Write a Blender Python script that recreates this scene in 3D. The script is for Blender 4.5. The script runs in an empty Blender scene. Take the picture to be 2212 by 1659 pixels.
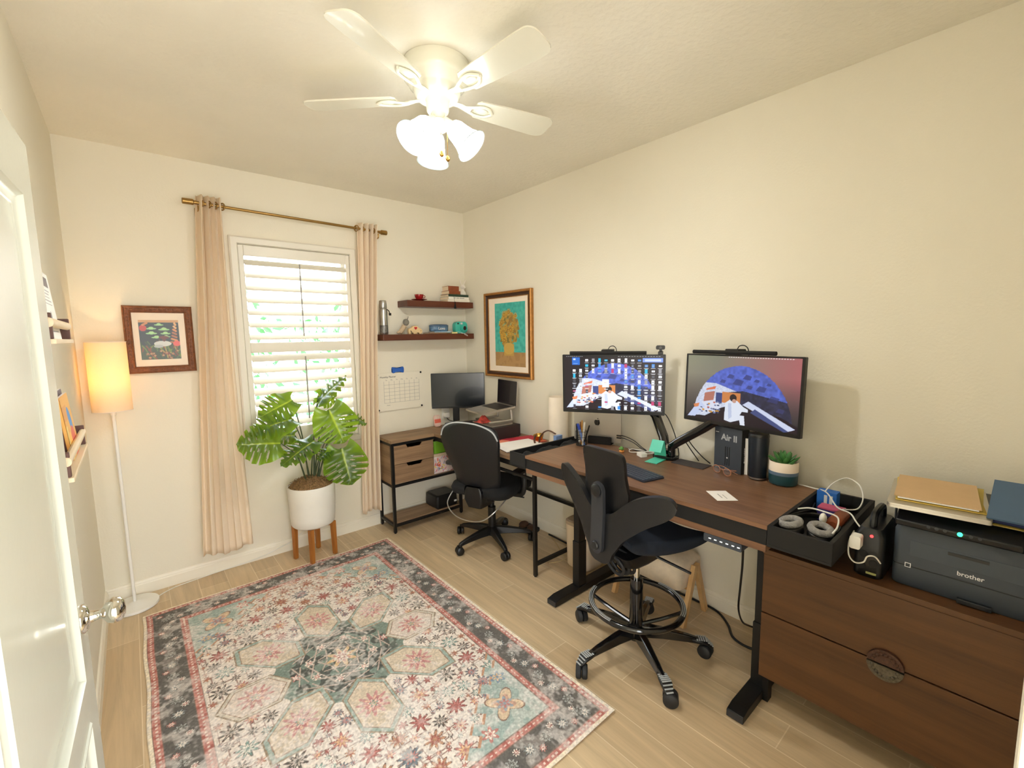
import bpy, bmesh, math, random
import numpy as np
from mathutils import Vector, Matrix, Euler, Quaternion
random.seed(7)
RNG = np.random.default_rng(11)
SC = bpy.context.scene
COL = SC.collection
PI = math.pi
R = math.radians
# ------------------------------------------------------------------ materials
def lin(c):
    c = c / 255.0
    return c / 12.92 if c <= 0.04045 else ((c + 0.055) / 1.055) ** 2.4
def rgb(t):
    return (lin(t[0]), lin(t[1]), lin(t[2]), 1.0)
class NT:
    def __init__(self, name):
        self.m = bpy.data.materials.new(name)
        self.m.use_nodes = True
        self.t = self.m.node_tree
        self.t.nodes.clear()
        self.out = self.t.nodes.new('ShaderNodeOutputMaterial')
    def n(self, kind, **kw):
        nd = self.t.nodes.new(kind)
        for k, v in kw.items():
            if k in nd.inputs:
                nd.inputs[k].default_value = v
            else:
                setattr(nd, k, v)
        return nd
    def l(self, a, ao, b, bi):
        self.t.links.new(a.outputs[ao], b.inputs[bi])
def principled(N, col, rough, metal=0.0, spec=0.5, coat=0.0):
    p = N.n('ShaderNodeBsdfPrincipled')
    p.inputs['Base Color'].default_value = col
    p.inputs['Roughness'].default_value = rough
    p.inputs['Metallic'].default_value = metal
    p.inputs['Specular IOR Level'].default_value = spec
    p.inputs['Coat Weight'].default_value = coat
    N.l(p, 'BSDF', N.out, 'Surface')
    return p
def mat(name, c, rough=0.5, metal=0.0, var=0.04, vs=12.0, bump=0.0, bs=120.0, spec=0.5, coat=0.0, emit=None, es=0.0, coords='Object'):
    N = NT(name)
    p = principled(N, rgb(c), rough, metal, spec, coat)
    tc = N.n('ShaderNodeTexCoord')
    nz = N.n('ShaderNodeTexNoise', Scale=vs, Detail=3.0)
    N.l(tc, coords, nz, 'Vector')
    mx = N.n('ShaderNodeMixRGB', blend_type='MULTIPLY')
    mx.inputs['Fac'].default_value = 1.0
    mx.inputs['Color1'].default_value = rgb(c)
    rp = N.n('ShaderNodeMapRange')
    rp.inputs['From Min'].default_value = 0.3; rp.inputs['From Max'].default_value = 0.7
    rp.inputs['To Min'].default_value = 1.0 - var; rp.inputs['To Max'].default_value = 1.0 + var
    N.l(nz, 'Fac', rp, 'Value'); N.l(rp, 'Result', mx, 'Color2'); N.l(mx, 'Color', p, 'Base Color')
    if bump > 0:
        nb = N.n('ShaderNodeTexNoise', Scale=bs, Detail=4.0)
        N.l(tc, coords, nb, 'Vector')
        b = N.n('ShaderNodeBump', Strength=bump, Distance=0.004)
        N.l(nb, 'Fac', b, 'Height'); N.l(b, 'Normal', p, 'Normal')
    if emit:
        p.inputs['Emission Color'].default_value = rgb(emit)
        p.inputs['Emission Strength'].default_value = es
    return N.m
def wood(name, c1, c2, grain='y', scale=1.0, rough=0.45, spec=0.4):
    N = NT(name)
    p = principled(N, rgb(c1), rough, 0, spec)
    tc = N.n('ShaderNodeTexCoord')
    mp = N.n('ShaderNodeMapping')
    s = {'x': (1.2, 22, 22), 'y': (22, 1.2, 22), 'z': (22, 22, 1.2)}[grain]
    mp.inputs['Scale'].default_value = [k * scale for k in s]
    N.l(tc, 'Object', mp, 'Vector')
    n1 = N.n('ShaderNodeTexNoise', Scale=1.0, Detail=6.0, Roughness=0.6, Distortion=0.5)
    n2 = N.n('ShaderNodeTexNoise', Scale=4.0, Detail=4.0, Roughness=0.7)
    N.l(mp, 'Vector', n1, 'Vector'); N.l(mp, 'Vector', n2, 'Vector')
    ad = N.n('ShaderNodeMath', operation='MULTIPLY_ADD')
    ad.inputs[1].default_value = 0.4
    N.l(n2, 'Fac', ad, 0); N.l(n1, 'Fac', ad, 2)
    rp = N.n('ShaderNodeValToRGB')
    rp.color_ramp.elements[0].position = 0.45; rp.color_ramp.elements[0].color = rgb(c2)
    rp.color_ramp.elements[1].position = 0.85; rp.color_ramp.elements[1].color = rgb(c1)
    N.l(ad, 'Value', rp, 'Fac'); N.l(rp, 'Color', p, 'Base Color')
    return N.m
def attr_mat(name, rough=0.8, emit=0.0, coat=0.0, bump=0.0, base=1.0):
    N = NT(name)
    p = principled(N, (0.5, 0.5, 0.5, 1), rough, 0, 0.4, coat)
    a = N.n('ShaderNodeVertexColor', layer_name='Col')
    if emit > 0:
        p.inputs['Base Color'].default_value = (0.01, 0.01, 0.012, 1)
        N.l(a, 'Color', p, 'Emission Color')
        p.inputs['Emission Strength'].default_value = emit
    else:
        N.l(a, 'Color', p, 'Base Color')
    if bump > 0:
        tc = N.n('ShaderNodeTexCoord')
        nb = N.n('ShaderNodeTexNoise', Scale=500.0, Detail=2.0)
        N.l(tc, 'Object', nb, 'Vector')
        b = N.n('ShaderNodeBump', Strength=bump, Distance=0.003)
        N.l(nb, 'Fac', b, 'Height'); N.l(b, 'Normal', p, 'Normal')
    return N.m
def translucent(name, c, mixf=0.5, weave=0.0, warm=None):
    N = NT(name)
    d = N.n('ShaderNodeBsdfDiffuse'); d.inputs['Color'].default_value = rgb(c)
    t = N.n('ShaderNodeBsdfTranslucent'); t.inputs['Color'].default_value = rgb(warm or c)
    tc = N.n('ShaderNodeTexCoord')
    nz = N.n('ShaderNodeTexNoise', Scale=160.0, Detail=3.0)
    N.l(tc, 'Object', nz, 'Vector')
    b = N.n('ShaderNodeBump', Strength=max(weave, 0.02), Distance=0.003)
    N.l(nz, 'Fac', b, 'Height'); N.l(b, 'Normal', d, 'Normal')
    mx = N.n('ShaderNodeMixShader'); mx.inputs['Fac'].default_value = mixf
    N.l(d, 'BSDF', mx, 1); N.l(t, 'BSDF', mx, 2); N.l(mx, 'Shader', N.out, 'Surface')
    return N.m
def glow(name, c, s):
    N = NT(name)
    e = N.n('ShaderNodeEmission', Strength=s)
    e.inputs['Color'].default_value = rgb(c)
    tc = N.n('ShaderNodeTexCoord'); nz = N.n('ShaderNodeTexNoise', Scale=3.0)
    N.l(tc, 'Object', nz, 'Vector')
    rp = N.n('ShaderNodeMapRange'); rp.inputs['To Min'].default_value = s * 0.95; rp.inputs['To Max'].default_value = s * 1.05
    N.l(nz, 'Fac', rp, 'Value'); N.l(rp, 'Result', e, 'Strength')
    N.l(e, 'Emission', N.out, 'Surface')
    return N.m
def glass(name, c=(255, 255, 255), rough=0.0):
    N = NT(name)
    g = N.n('ShaderNodeBsdfGlass', Roughness=rough, IOR=1.45); g.inputs['Color'].default_value = rgb(c)
    t = N.n('ShaderNodeBsdfTransparent'); t.inputs['Color'].default_value = rgb(c)
    f = N.n('ShaderNodeFresnel', IOR=1.3)
    gl = N.n('ShaderNodeBsdfGlossy', Roughness=0.02)
    mx = N.n('ShaderNodeMixShader')
    N.l(f, 'Fac', mx, 0); N.l(t, 'BSDF', mx, 1); N.l(gl, 'BSDF', mx, 2); N.l(mx, 'Shader', N.out, 'Surface')
    return N.m
# ------------------------------------------------------------------ mesh helpers
def B():
    return bmesh.new()
def box(bm, x0, x1, y0, y1, z0, z1, M=None):
    vs = [bm.verts.new((x, y, z)) for x in (x0, x1) for y in (y0, y1) for z in (z0, z1)]
    for f in ((0, 1, 3, 2), (4, 6, 7, 5), (0, 4, 5, 1), (2, 3, 7, 6), (0, 2, 6, 4), (1, 5, 7, 3)):
        bm.faces.new([vs[i] for i in f])
    if M is not None:
        bmesh.ops.transform(bm, matrix=M, verts=vs)
    return vs
def frame_at(d):
    d = Vector(d).normalized()
    a = Vector((0, 0, 1)) if abs(d.z) < 0.9 else Vector((1, 0, 0))
    s = d.cross(a).normalized()
    return d, s, s.cross(d)
def ring(bm, c, s, u, r, seg, ry=None):
    return [bm.verts.new(Vector(c) + s * (r * math.cos(2 * PI * i / seg)) + u * ((ry or r) * math.sin(2 * PI * i / seg))) for i in range(seg)]
def bridge(bm, a, b):
    n = len(a)
    for i in range(n):
        try:
            bm.faces.new((a[i], a[(i + 1) % n], b[(i + 1) % n], b[i]))
        except ValueError:
            pass
def cyl(bm, p0, p1, r0, r1=None, seg=24, cap=True):
    p0, p1 = Vector(p0), Vector(p1)
    d, s, u = frame_at(p1 - p0)
    a = ring(bm, p0, s, u, r0, seg); b = ring(bm, p1, s, u, r0 if r1 is None else r1, seg)
    bridge(bm, a, b)
    if cap:
        bm.faces.new(a[::-1]); bm.faces.new(b)
def lathe(bm, prof, c=(0, 0, 0), axis=(0, 0, 1), seg=32, cap0=True, cap1=True):
    d, s, u = frame_at(axis)
    c = Vector(c); prev = None; first = None
    for r, z in prof:
        rg = ring(bm, c + d * z, s, u, max(r, 1e-4), seg)
        if prev: bridge(bm, prev, rg)
        else: first = rg
        prev = rg
    if cap0: bm.faces.new(first[::-1])
    if cap1: bm.faces.new(prev)
def smooth_path(pts, n=8, closed=False):
    P = [Vector(p) for p in pts]; out = []
    m = len(P)
    rngi = range(m if closed else m - 1)
    for i in rngi:
        p0 = P[(i - 1) % m] if (closed or i > 0) else P[0]
        p1 = P[i]; p2 = P[(i + 1) % m]
        p3 = P[(i + 2) % m] if (closed or i + 2 < m) else P[-1]
        for k in range(n):
            t = k / n
            out.append(0.5 * ((2 * p1) + (p2 - p0) * t + (2 * p0 - 5 * p1 + 4 * p2 - p3) * t * t + (3 * p1 - p0 - 3 * p2 + p3) * t ** 3))
    if not closed: out.append(P[-1])
    return out
def tube(bm, pts, r, seg=8, closed=False, smooth=6, r1=None, flat=None):
    P = smooth_path(pts, smooth, closed) if smooth > 1 else [Vector(p) for p in pts]
    n = len(P); rings = []
    pu = None
    for i in range(n):
        d = (P[(i + 1) % n] - P[i - 1]) if (closed or 0 < i < n - 1) else (P[1] - P[0] if i == 0 else P[-1] - P[-2])
        if d.length < 1e-9: d = Vector((0, 0, 1))
        d.normalize()
        if pu is None:
            _, s, u = frame_at(d)
        else:
            s = d.cross(pu)
            if s.length < 1e-6: _, s, u = frame_at(d)
            else:
                s.normalize(); u = s.cross(d)
        if pu is not None: pass
        pu = s.cross(d)
        rr = r if r1 is None else r + (r1 - r) * i / (n - 1)
        rings.append(ring(bm, P[i], s, pu, rr, seg, None if flat is None else rr * flat))
    for i in range(n - 1): bridge(bm, rings[i], rings[i + 1])
    if closed:
        bridge(bm, rings[-1], rings[0])
    else:
        bm.faces.new(rings[0][::-1]); bm.faces.new(rings[-1])
def prism(bm, poly, h0, h1, f):
    """poly: 2d points; f(a,b,h) -> 3d"""
    a = [bm.verts.new(f(p[0], p[1], h0)) for p in poly]
    b = [bm.verts.new(f(p[0], p[1], h1)) for p in poly]
    bridge(bm, a, b)
    fa = bm.faces.new(a[::-1]); fb = bm.faces.new(b)
    bmesh.ops.triangulate(bm, faces=[fa, fb])
def XY(a, b, h): return (a, b, h)
def XZ(a, b, h): return (a, h, b)
def YZ(a, b, h): return (h, a, b)
def rrect(x0, x1, y0, y1, r, n=5):
    o = []
    for cx, cy, a0 in ((x1 - r, y1 - r, 0), (x0 + r, y1 - r, 90), (x0 + r, y0 + r, 180), (x1 - r, y0 + r, 270)):
        for k in range(n + 1):
            a = R(a0 + 90 * k / n); o.append((cx + r * math.cos(a), cy + r * math.sin(a)))
    return o
def sphere(bm, c, r, seg=20, rings=12, sc=(1, 1, 1), rot=None):
    M = Matrix.Translation(Vector(c))
    if rot is not None: M = M @ rot
    M = M @ Matrix.Diagonal((r * sc[0], r * sc[1], r * sc[2], 1))
    bmesh.ops.create_uvsphere(bm, u_segments=seg, v_segments=rings, radius=1.0, matrix=M)
def torus(bm, c, axis, R0, r, seg=36, rs=10, flat=1.0):
    d, s, u = frame_at(axis)
    c = Vector(c); rings = []
    for i in range(seg):
        a = 2 * PI * i / seg
        e = s * math.cos(a) + u * math.sin(a)
        rings.append([bm.verts.new(c + e * (R0 + r * math.cos(2 * PI * k / rs)) + d * (r * flat * math.sin(2 * PI * k / rs))) for k in range(rs)])
    for i in range(seg): bridge(bm, rings[i], rings[(i + 1) % seg])
def sheet(bm, nu, nv, f):
    vs = [[bm.verts.new(f(i / nu, j / nv)) for j in range(nv + 1)] for i in range(nu + 1)]
    for i in range(nu):
        for j in range(nv):
            bm.faces.new((vs[i][j], vs[i + 1][j], vs[i + 1][j + 1], vs[i][j + 1]))
    return vs
def loft(bm, loops, caps=True):
    rs = [[bm.verts.new(p) for p in L] for L in loops]
    for a, b in zip(rs, rs[1:]): bridge(bm, a, b)
    if caps:
        bm.faces.new(rs[0][::-1]); bm.faces.new(rs[-1])
def picframe(bm, a0, a1, b0, b1, w, prof, f):
    """mitred frame; prof: list of (inset 0..w, height); f(a,b,h)"""
    loops = []
    for ins, h in prof:
        loops.append([f(a0 + ins, b0 + ins, h), f(a1 - ins, b0 + ins, h), f(a1 - ins, b1 - ins, h), f(a0 + ins, b1 - ins, h)])
    rs = [[bm.verts.new(p) for p in L] for L in loops]
    for i in range(len(rs)): bridge(bm, rs[i], rs[(i + 1) % len(rs)])
MW = {}
def O(name, bm, m, parent=None, local=False, loc=None, sm=35, bevel=0.0, bseg=2, solid=0.0, sub=0, label=None, kind=None):
    me = bpy.data.meshes.new(name)
    bmesh.ops.recalc_face_normals(bm, faces=bm.faces[:])
    bm.to_mesh(me); bm.free()
    o = bpy.data.objects.new(name, me); COL.objects.link(o)
    if isinstance(m, (list, tuple)):
        for k in m: me.materials.append(k)
    elif m: me.materials.append(m)
    place(o, parent, local, loc)
    if sm:
        me.polygons.foreach_set('use_smooth', [True] * len(me.polygons))
        if sm < 180: me.set_sharp_from_angle(angle=R(sm))
    if solid:
        md = o.modifiers.new('thickness', 'SOLIDIFY'); md.thickness = solid; md.offset = 0
    if bevel:
        md = o.modifiers.new('edges', 'BEVEL'); md.width = bevel; md.segments = bseg; md.limit_method = 'ANGLE'; md.angle_limit = R(40)
        md.harden_normals = False
    if sub:
        md = o.modifiers.new('round', 'SUBSURF'); md.levels = sub; md.render_levels = sub
    if label: o['label'] = label
    if kind: o['kind'] = kind
    return o
def place(o, parent, local, loc):
    if parent is not None:
        o.parent = parent
        W = MW[parent.name]
        if not local: o.data.transform(W.inverted())
        MW[o.name] = W
    else:
        T = Matrix.Translation(Vector(loc)) if loc is not None else Matrix.Identity(4)
        if loc is not None:
            if not local: o.data.transform(T.inverted())
            o.location = loc
        MW[o.name] = T
def tag(o, label, cat, group=None):
    o['label'] = label; o['category'] = cat
    if group: o['group'] = group
    return o
def T(name, label, cat, loc, rz=0.0, rot=None, group=None):
    o = bpy.data.objects.new(name, None); COL.objects.link(o)
    o.empty_display_size = 0.05
    o.location = loc
    o.rotation_euler = rot if rot is not None else (0, 0, rz)
    MW[o.name] = Matrix.Translation(Vector(loc)) @ Euler(o.rotation_euler).to_matrix().to_4x4()
    return tag(o, label, cat, group)
def text(name, s, size, m, parent, M, local=True, extrude=0.0004, align='CENTER', label=None, bold=0.0):
    cu = bpy.data.curves.new(name, 'FONT'); cu.body = s; cu.size = size; cu.align_x = align; cu.align_y = 'CENTER'; cu.extrude = extrude; cu.offset = bold
    tmp = bpy.data.objects.new('tmp', cu); COL.objects.link(tmp)
    bpy.context.view_layer.update()
    me = bpy.data.meshes.new_from_object(tmp.evaluated_get(bpy.context.evaluated_depsgraph_get()))
    bpy.data.objects.remove(tmp); bpy.data.curves.remove(cu)
    me.name = name
    o = bpy.data.objects.new(name, me); COL.objects.link(o)
    me.transform(M)
    me.materials.clear(); me.materials.append(m)
    place(o, parent, local, None)
    if label: o['label'] = label
    return o
def basis(origin, ex, ey):
    ex = Vector(ex).normalized(); ey = Vector(ey); ez = ex.cross(ey).normalized(); ey = ez.cross(ex)
    return Matrix(((ex.x, ey.x, ez.x, origin[0]), (ex.y, ey.y, ez.y, origin[1]), (ex.z, ey.z, ez.z, origin[2]), (0, 0, 0, 1)))
# ------------------------------------------------------------------ painted pixel grids (colours as printed / displayed)
def to_lin(a):
    a = np.clip(a, 0, 255) / 255.0
    return np.where(a <= 0.04045, a / 12.92, ((a + 0.055) / 1.055) ** 2.4)
def grid_mesh(name, arr, pos, m, parent=None, local=False, loc=None):
    """arr h x w x 3 (row 0 = bottom), pos h x w x 3"""
    h, w = arr.shape[:2]
    me = bpy.data.meshes.new(name)
    idx = np.arange(h * w).reshape(h, w)
    q = np.stack([idx[:-1, :-1], idx[:-1, 1:], idx[1:, 1:], idx[1:, :-1]], -1).reshape(-1, 4)
    me.vertices.add(h * w); me.vertices.foreach_set('co', pos.reshape(-1).astype(np.float32))
    me.loops.add(q.size); me.loops.foreach_set('vertex_index', q.reshape(-1).astype(np.int32))
    me.polygons.add(len(q)); me.polygons.foreach_set('loop_start', (np.arange(len(q)) * 4).astype(np.int32))
    me.update(calc_edges=True); me.validate()
    ca = me.color_attributes.new('Col', 'FLOAT_COLOR', 'POINT')
    c = np.ones((h * w, 4), np.float32); c[:, :3] = to_lin(arr).reshape(-1, 3)
    ca.data.foreach_set('color', c.reshape(-1))
    me.materials.append(m)
    me.polygons.foreach_set('use_smooth', [True] * len(q))
    o = bpy.data.objects.new(name, me); COL.objects.link(o)
    place(o, parent, local, loc)
    return o
def pic(name, arr, p0, ex, ey, m, parent, local=False, label=None):
    h, w = arr.shape[:2]
    u = np.linspace(0, 1, w)[None, :, None]; v = np.linspace(0, 1, h)[:, None, None]
    pos = np.array(p0, float)[None, None, :] + u * np.array(ex, float) + v * np.array(ey, float)
    o = grid_mesh(name, arr, pos, m, parent, local)
    if label: o['label'] = label
    return o
class Cv:
    """small painting surface: x to the right 0..W, y upward 0..H in its own units"""
    def __init__(s, W, H, res, c):
        s.W, s.H, s.res = W, H, res
        s.w, s.h = int(W * res) + 1, int(H * res) + 1
        s.a = np.zeros((s.h, s.w, 3)) + np.array(c, float)
        s.Y, s.X = np.mgrid[0:s.h, 0:s.w] / res
    def put(s, mask, c, al=1.0):
        s.a[mask] = s.a[mask] * (1 - al) + np.array(c, float) * al
    def rect(s, x0, y0, x1, y1, c, al=1.0):
        s.put((s.X >= x0) & (s.X <= x1) & (s.Y >= y0) & (s.Y <= y1), c, al)
    def ell(s, x, y, rx, ry, c, al=1.0, rot=0.0):
        dx, dy = s.X - x, s.Y - y
        ca, sa = math.cos(rot), math.sin(rot)
        s.put(((dx * ca + dy * sa) / rx) ** 2 + ((-dx * sa + dy * ca) / ry) ** 2 <= 1, c, al)
    def poly(s, pts, c, al=1.0):
        m = np.zeros(s.X.shape, bool)
        n = len(pts)
        for i in range(n):
            x1, y1 = pts[i]; x2, y2 = pts[(i + 1) % n]
            if y1 == y2: continue
            k = ((s.Y > min(y1, y2)) & (s.Y <= max(y1, y2)))
            m ^= k & (s.X < (s.Y - y1) * (x2 - x1) / (y2 - y1) + x1)
        s.put(m, c, al)
    def line(s, x1, y1, x2, y2, w, c, al=1.0):
        dx, dy = x2 - x1, y2 - y1; L = dx * dx + dy * dy + 1e-12
        t = np.clip(((s.X - x1) * dx + (s.Y - y1) * dy) / L, 0, 1)
        s.put((s.X - x1 - t * dx) ** 2 + (s.Y - y1 - t * dy) ** 2 <= (w / 2) ** 2, c, al)
    def flower(s, x, y, r, n, c1, c2, rot=0.0, al=1.0):
        i0, i1 = max(0, int((y - r * 1.2) * s.res)), min(s.h, int((y + r * 1.2) * s.res) + 2)
        j0, j1 = max(0, int((x - r * 1.2) * s.res)), min(s.w, int((x + r * 1.2) * s.res) + 2)
        if i1 <= i0 or j1 <= j0: return
        dx, dy = s.X[i0:i1, j0:j1] - x, s.Y[i0:i1, j0:j1] - y
        rr = np.hypot(dx, dy); th = np.arctan2(dy, dx) + rot
        e = r * (0.72 + 0.28 * np.cos(n * th))
        sub = s.a[i0:i1, j0:j1]
        for k, c in ((1.0, c1), (0.62, c2), (0.3, c1)):
            mk = rr <= e * k
            sub[mk] = sub[mk] * (1 - al) + np.array(c, float) * al
    def noise(s, cell, seed=0):
        rg = np.random.default_rng(seed)
        gh, gw = int(s.H / cell) + 3, int(s.W / cell) + 3
        g = rg.random((gh, gw))
        y, x = s.Y / cell, s.X / cell
        i, j = y.astype(int), x.astype(int)
        fy, fx = y - i, x - j
        fy = fy * fy * (3 - 2 * fy); fx = fx * fx * (3 - 2 * fx)
        return (g[i, j] * (1 - fx) + g[i, j + 1] * fx) * (1 - fy) + (g[i + 1, j] * (1 - fx) + g[i + 1, j + 1] * fx) * fy
# ------------------------------------------------------------------ palette
WALLC = (231, 225, 208)
M = {}
M['wall'] = mat('wall_paint', WALLC, 0.75, var=0.01, vs=2.0, bump=0.25, bs=90, spec=0.3)
M['ceil'] = mat('ceiling_paint', (234, 229, 215), 0.85, var=0.02, vs=3.0, bump=0.8, bs=38, spec=0.2)
M['trim'] = mat('trim_paint', (238, 232, 216), 0.4, var=0.01)
M['doorp'] = mat('door_paint', (206, 208, 194), 0.25, var=0.01, bump=0.03, bs=60, coat=0.15)
M['shutter'] = mat('shutter_paint', (226, 221, 208), 0.35, var=0.01)
M['white'] = mat('white_plastic', (238, 236, 230), 0.4, var=0.02)
M['whitemat'] = mat('white_matte', (236, 230, 220), 0.7, var=0.02)
M['fanw'] = mat('fan_white', (232, 230, 214), 0.25, var=0.01, coat=0.3)
M['chrome'] = mat('chrome', (225, 222, 215), 0.08, 1.0, var=0.02)
M['steel'] = mat('brushed_steel', (190, 190, 190), 0.28, 1.0, var=0.05)
M['silver'] = mat('silver_aluminium', (205, 200, 190), 0.38, 0.85, var=0.02)
M['brass'] = mat('aged_brass', (168, 134, 80), 0.32, 1.0, var=0.06)
M['gold'] = mat('gold', (205, 160, 80), 0.25, 1.0, var=0.04)
M['black'] = mat('black_metal', (17, 16, 16), 0.45, 0.2, var=0.1)
M['blackp'] = mat('black_plastic', (14, 14, 16), 0.38, var=0.1)
M['blackg'] = mat('black_gloss', (14, 14, 16), 0.12, var=0.05, coat=0.5)
M['blackm'] = mat('black_matte', (15, 14, 14), 0.75, var=0.1)
M['blackfab'] = mat('black_fabric', (13, 13, 15), 0.9, var=0.15, vs=60, bump=0.4, bs=500)
M['navyfab'] = mat('dark_navy_fabric', (17, 26, 40), 0.85, var=0.12, vs=40, bump=0.3, bs=500)
M['chairshell'] = mat('chair_shell', (20, 21, 24), 0.38, var=0.06)
M['greyp'] = mat('grey_plastic', (44, 46, 51), 0.45, var=0.05)
M['silvergrey'] = mat('light_grey_stripe', (176, 180, 182), 0.5, var=0.03)
M['walnut'] = wood('walnut', (134, 98, 72), (98, 68, 48), 'y', 1.0, 0.4)
M['walnut2'] = wood('walnut_front', (98, 65, 37), (73, 48, 27), 'y', 0.8, 0.5)
M['oakgrey'] = wood('rustic_oak', (158, 128, 98), (112, 86, 64), 'x', 1.0, 0.55)
M['oakgreyY'] = wood('rustic_oak_return', (158, 128, 98), (112, 86, 64), 'y', 1.0, 0.55)
M['shelfw'] = wood('mahogany', (98, 50, 32), (66, 30, 20), 'x', 1.0, 0.35)
M['standw'] = wood('acorn_wood', (176, 112, 48), (140, 82, 30), 'z', 1.5, 0.4)
M['pine'] = wood('pine', (216, 176, 122), (188, 146, 94), 'z', 1.2, 0.5)
M['ledgew'] = wood('cream_wood', (232, 214, 184), (210, 188, 152), 'y', 1.0, 0.5)
M['ledged'] = wood('dark_bracket_wood', (98, 66, 56), (70, 44, 38), 'z', 1.0, 0.5)
M['framew'] = mat('carved_brown_frame', (126, 78, 50), 0.4, 0.1, var=0.25, vs=60, bump=0.9, bs=160)
M['frameg'] = mat('gilt_frame', (170, 118, 58), 0.35, 0.5, var=0.18, vs=40)
M['framed'] = mat('dark_frame_cove', (62, 36, 22), 0.35, var=0.12, vs=40)
M['mat'] = mat('cream_mount', (240, 226, 208), 0.85, var=0.01)
M['curtain'] = translucent('linen_curtain', (252, 240, 222), 0.42, 0.5)
M['potw'] = mat('white_ceramic', (226, 222, 212), 0.55, var=0.02, bump=0.06, bs=200)
M['moss'] = mat('dried_moss', (138, 106, 70), 0.95, var=0.55, vs=90, bump=1.0, bs=160)
M['stem'] = mat('leaf_stem', (62, 74, 44), 0.5, var=0.15)
M['rub'] = mat('rubber', (26, 27, 29), 0.6, var=0.1)
M['cream'] = mat('cream_fabric', (226, 208, 182), 0.9, var=0.05, vs=40, bump=0.35, bs=400)
M['binp'] = mat('off_white_bin', (222, 204, 178), 0.5, var=0.02)
M['bintop'] = mat('bin_lid', (170, 152, 128), 0.5, var=0.03)
M['paper'] = mat('white_paper', (246, 242, 238), 0.8, var=0.01)
M['manila'] = mat('manila_paper', (205, 172, 130), 0.8, var=0.03)
M['yellow'] = mat('yellow_paper', (228, 200, 96), 0.75, var=0.04)
M['red'] = mat('red_card', (196, 44, 66), 0.6, var=0.06)
M['pink'] = mat('pink_card', (238, 146, 122), 0.7, var=0.04)
M['teal'] = mat('teal_plastic', (88, 205, 178), 0.35, var=0.03)
M['camteal'] = mat('turquoise_plastic', (62, 186, 170), 0.3, var=0.03, coat=0.3)
M['bone'] = mat('blue_foam', (42, 98, 190), 0.6, var=0.05)
M['cupred'] = mat('red_glaze', (146, 28, 30), 0.15, var=0.06, coat=0.6)
M['leather'] = mat('brown_leather', (134, 66, 34), 0.5, var=0.14, vs=30, bump=0.2, bs=200)
M['grn'] = mat('lime_plastic', (104, 158, 34), 0.4, var=0.06)
M['navy'] = mat('navy_enamel', (12, 22, 34), 0.4, var=0.05)
M['printer'] = mat('printer_grey', (55, 62, 71), 0.5, var=0.04)
M['printerd'] = mat('printer_dark', (20, 22, 26), 0.4, var=0.05)
M['charcoal'] = mat('charcoal_box', (58, 64, 74), 0.45, var=0.04)
M['lettering'] = mat('white_lettering', (228, 228, 230), 0.5, var=0.01)
M['inklight'] = mat('grey_ink', (150, 148, 146), 0.7, var=0.02)
M['inkdark'] = mat('dark_ink', (70, 68, 66), 0.7, var=0.02)
M['cordw'] = mat('white_cord', (232, 230, 224), 0.45, var=0.02)
M['cordb'] = mat('black_cord', (22, 20, 20), 0.5, var=0.1)
M['acrylic'] = mat('clear_sheet', (236, 230, 214), 0.15, var=0.01, spec=0.6)
M['print'] = attr_mat('printed_art', 0.6)
M['printg'] = attr_mat('printed_art_glazed', 0.55, coat=0.25)
M['screen'] = attr_mat('lit_screen', 0.3, emit=0.6)
M['screen2'] = attr_mat('lit_screen_dim', 0.3, emit=0.52)
M['dark_screen'] = mat('dark_screen', (22, 28, 34), 0.22, var=0.05, coat=0.2)
M['rug'] = attr_mat('woven_rug', 0.95, bump=0.35)
M['glass'] = glass('window_glass')
M['shade'] = translucent('linen_lamp_shade', (244, 234, 214), 0.4, 0.6, warm=(255, 236, 200))
M['bulbshade'] = glow('lit_frosted_glass', (252, 255, 250), 4.5)
M['bulbrim'] = mat('shade_rim_glass', (196, 212, 218), 0.15, var=0.02)
M['led_red'] = glow('red_led', (255, 40, 40), 4.0)
M['led_green'] = glow('green_led', (40, 255, 130), 4.0)
M['led_white'] = glow('white_led', (235, 235, 225), 1.2)
# ------------------------------------------------------------------ the room
W, H, YF = 2.716, 2.74, -3.78
def struct(name, bm, m, sm=0, bevel=0.0, parent=None, label=None):
    o = O(name, bm, m, parent=parent, sm=sm, bevel=bevel, label=label)
    if parent is None: o['kind'] = 'structure'
    return o
# floor: wood-look planks laid along y
N = NT('plank_floor')
p = principled(N, rgb((200, 172, 132)), 0.32, 0, 0.45)
tc = N.n('ShaderNodeTexCoord')
mp = N.n('ShaderNodeMapping'); mp.inputs['Rotation'].default_value = (0, 0, R(90)); mp.inputs['Location'].default_value = (0.40, 0.09, 0)
N.l(tc, 'Object', mp, 'Vector')
br = N.n('ShaderNodeTexBrick', offset=0.37, offset_frequency=2, squash=1.0)
for k, v in (('Scale', 1.0), ('Mortar Size', 0.0022), ('Mortar Smooth', 0.1), ('Bias', 0.0), ('Brick Width', 0.95), ('Row Height', 0.155)):
    br.inputs[k].default_value = v
br.inputs['Color1'].default_value = rgb((214, 190, 154)); br.inputs['Color2'].default_value = rgb((200, 174, 138)); br.inputs['Mortar'].default_value = rgb((228, 208, 176))
N.l(mp, 'Vector', br, 'Vector')
mg = N.n('ShaderNodeMapping'); mg.inputs['Scale'].default_value = (26, 1.6, 1)
N.l(tc, 'Object', mg, 'Vector')
ng = N.n('ShaderNodeTexNoise', Scale=1.0, Detail=6.0, Roughness=0.62, Distortion=0.6); N.l(mg, 'Vector', ng, 'Vector')
rp = N.n('ShaderNodeMapRange'); rp.inputs['From Min'].default_value = 0.3; rp.inputs['From Max'].default_value = 0.75
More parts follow.
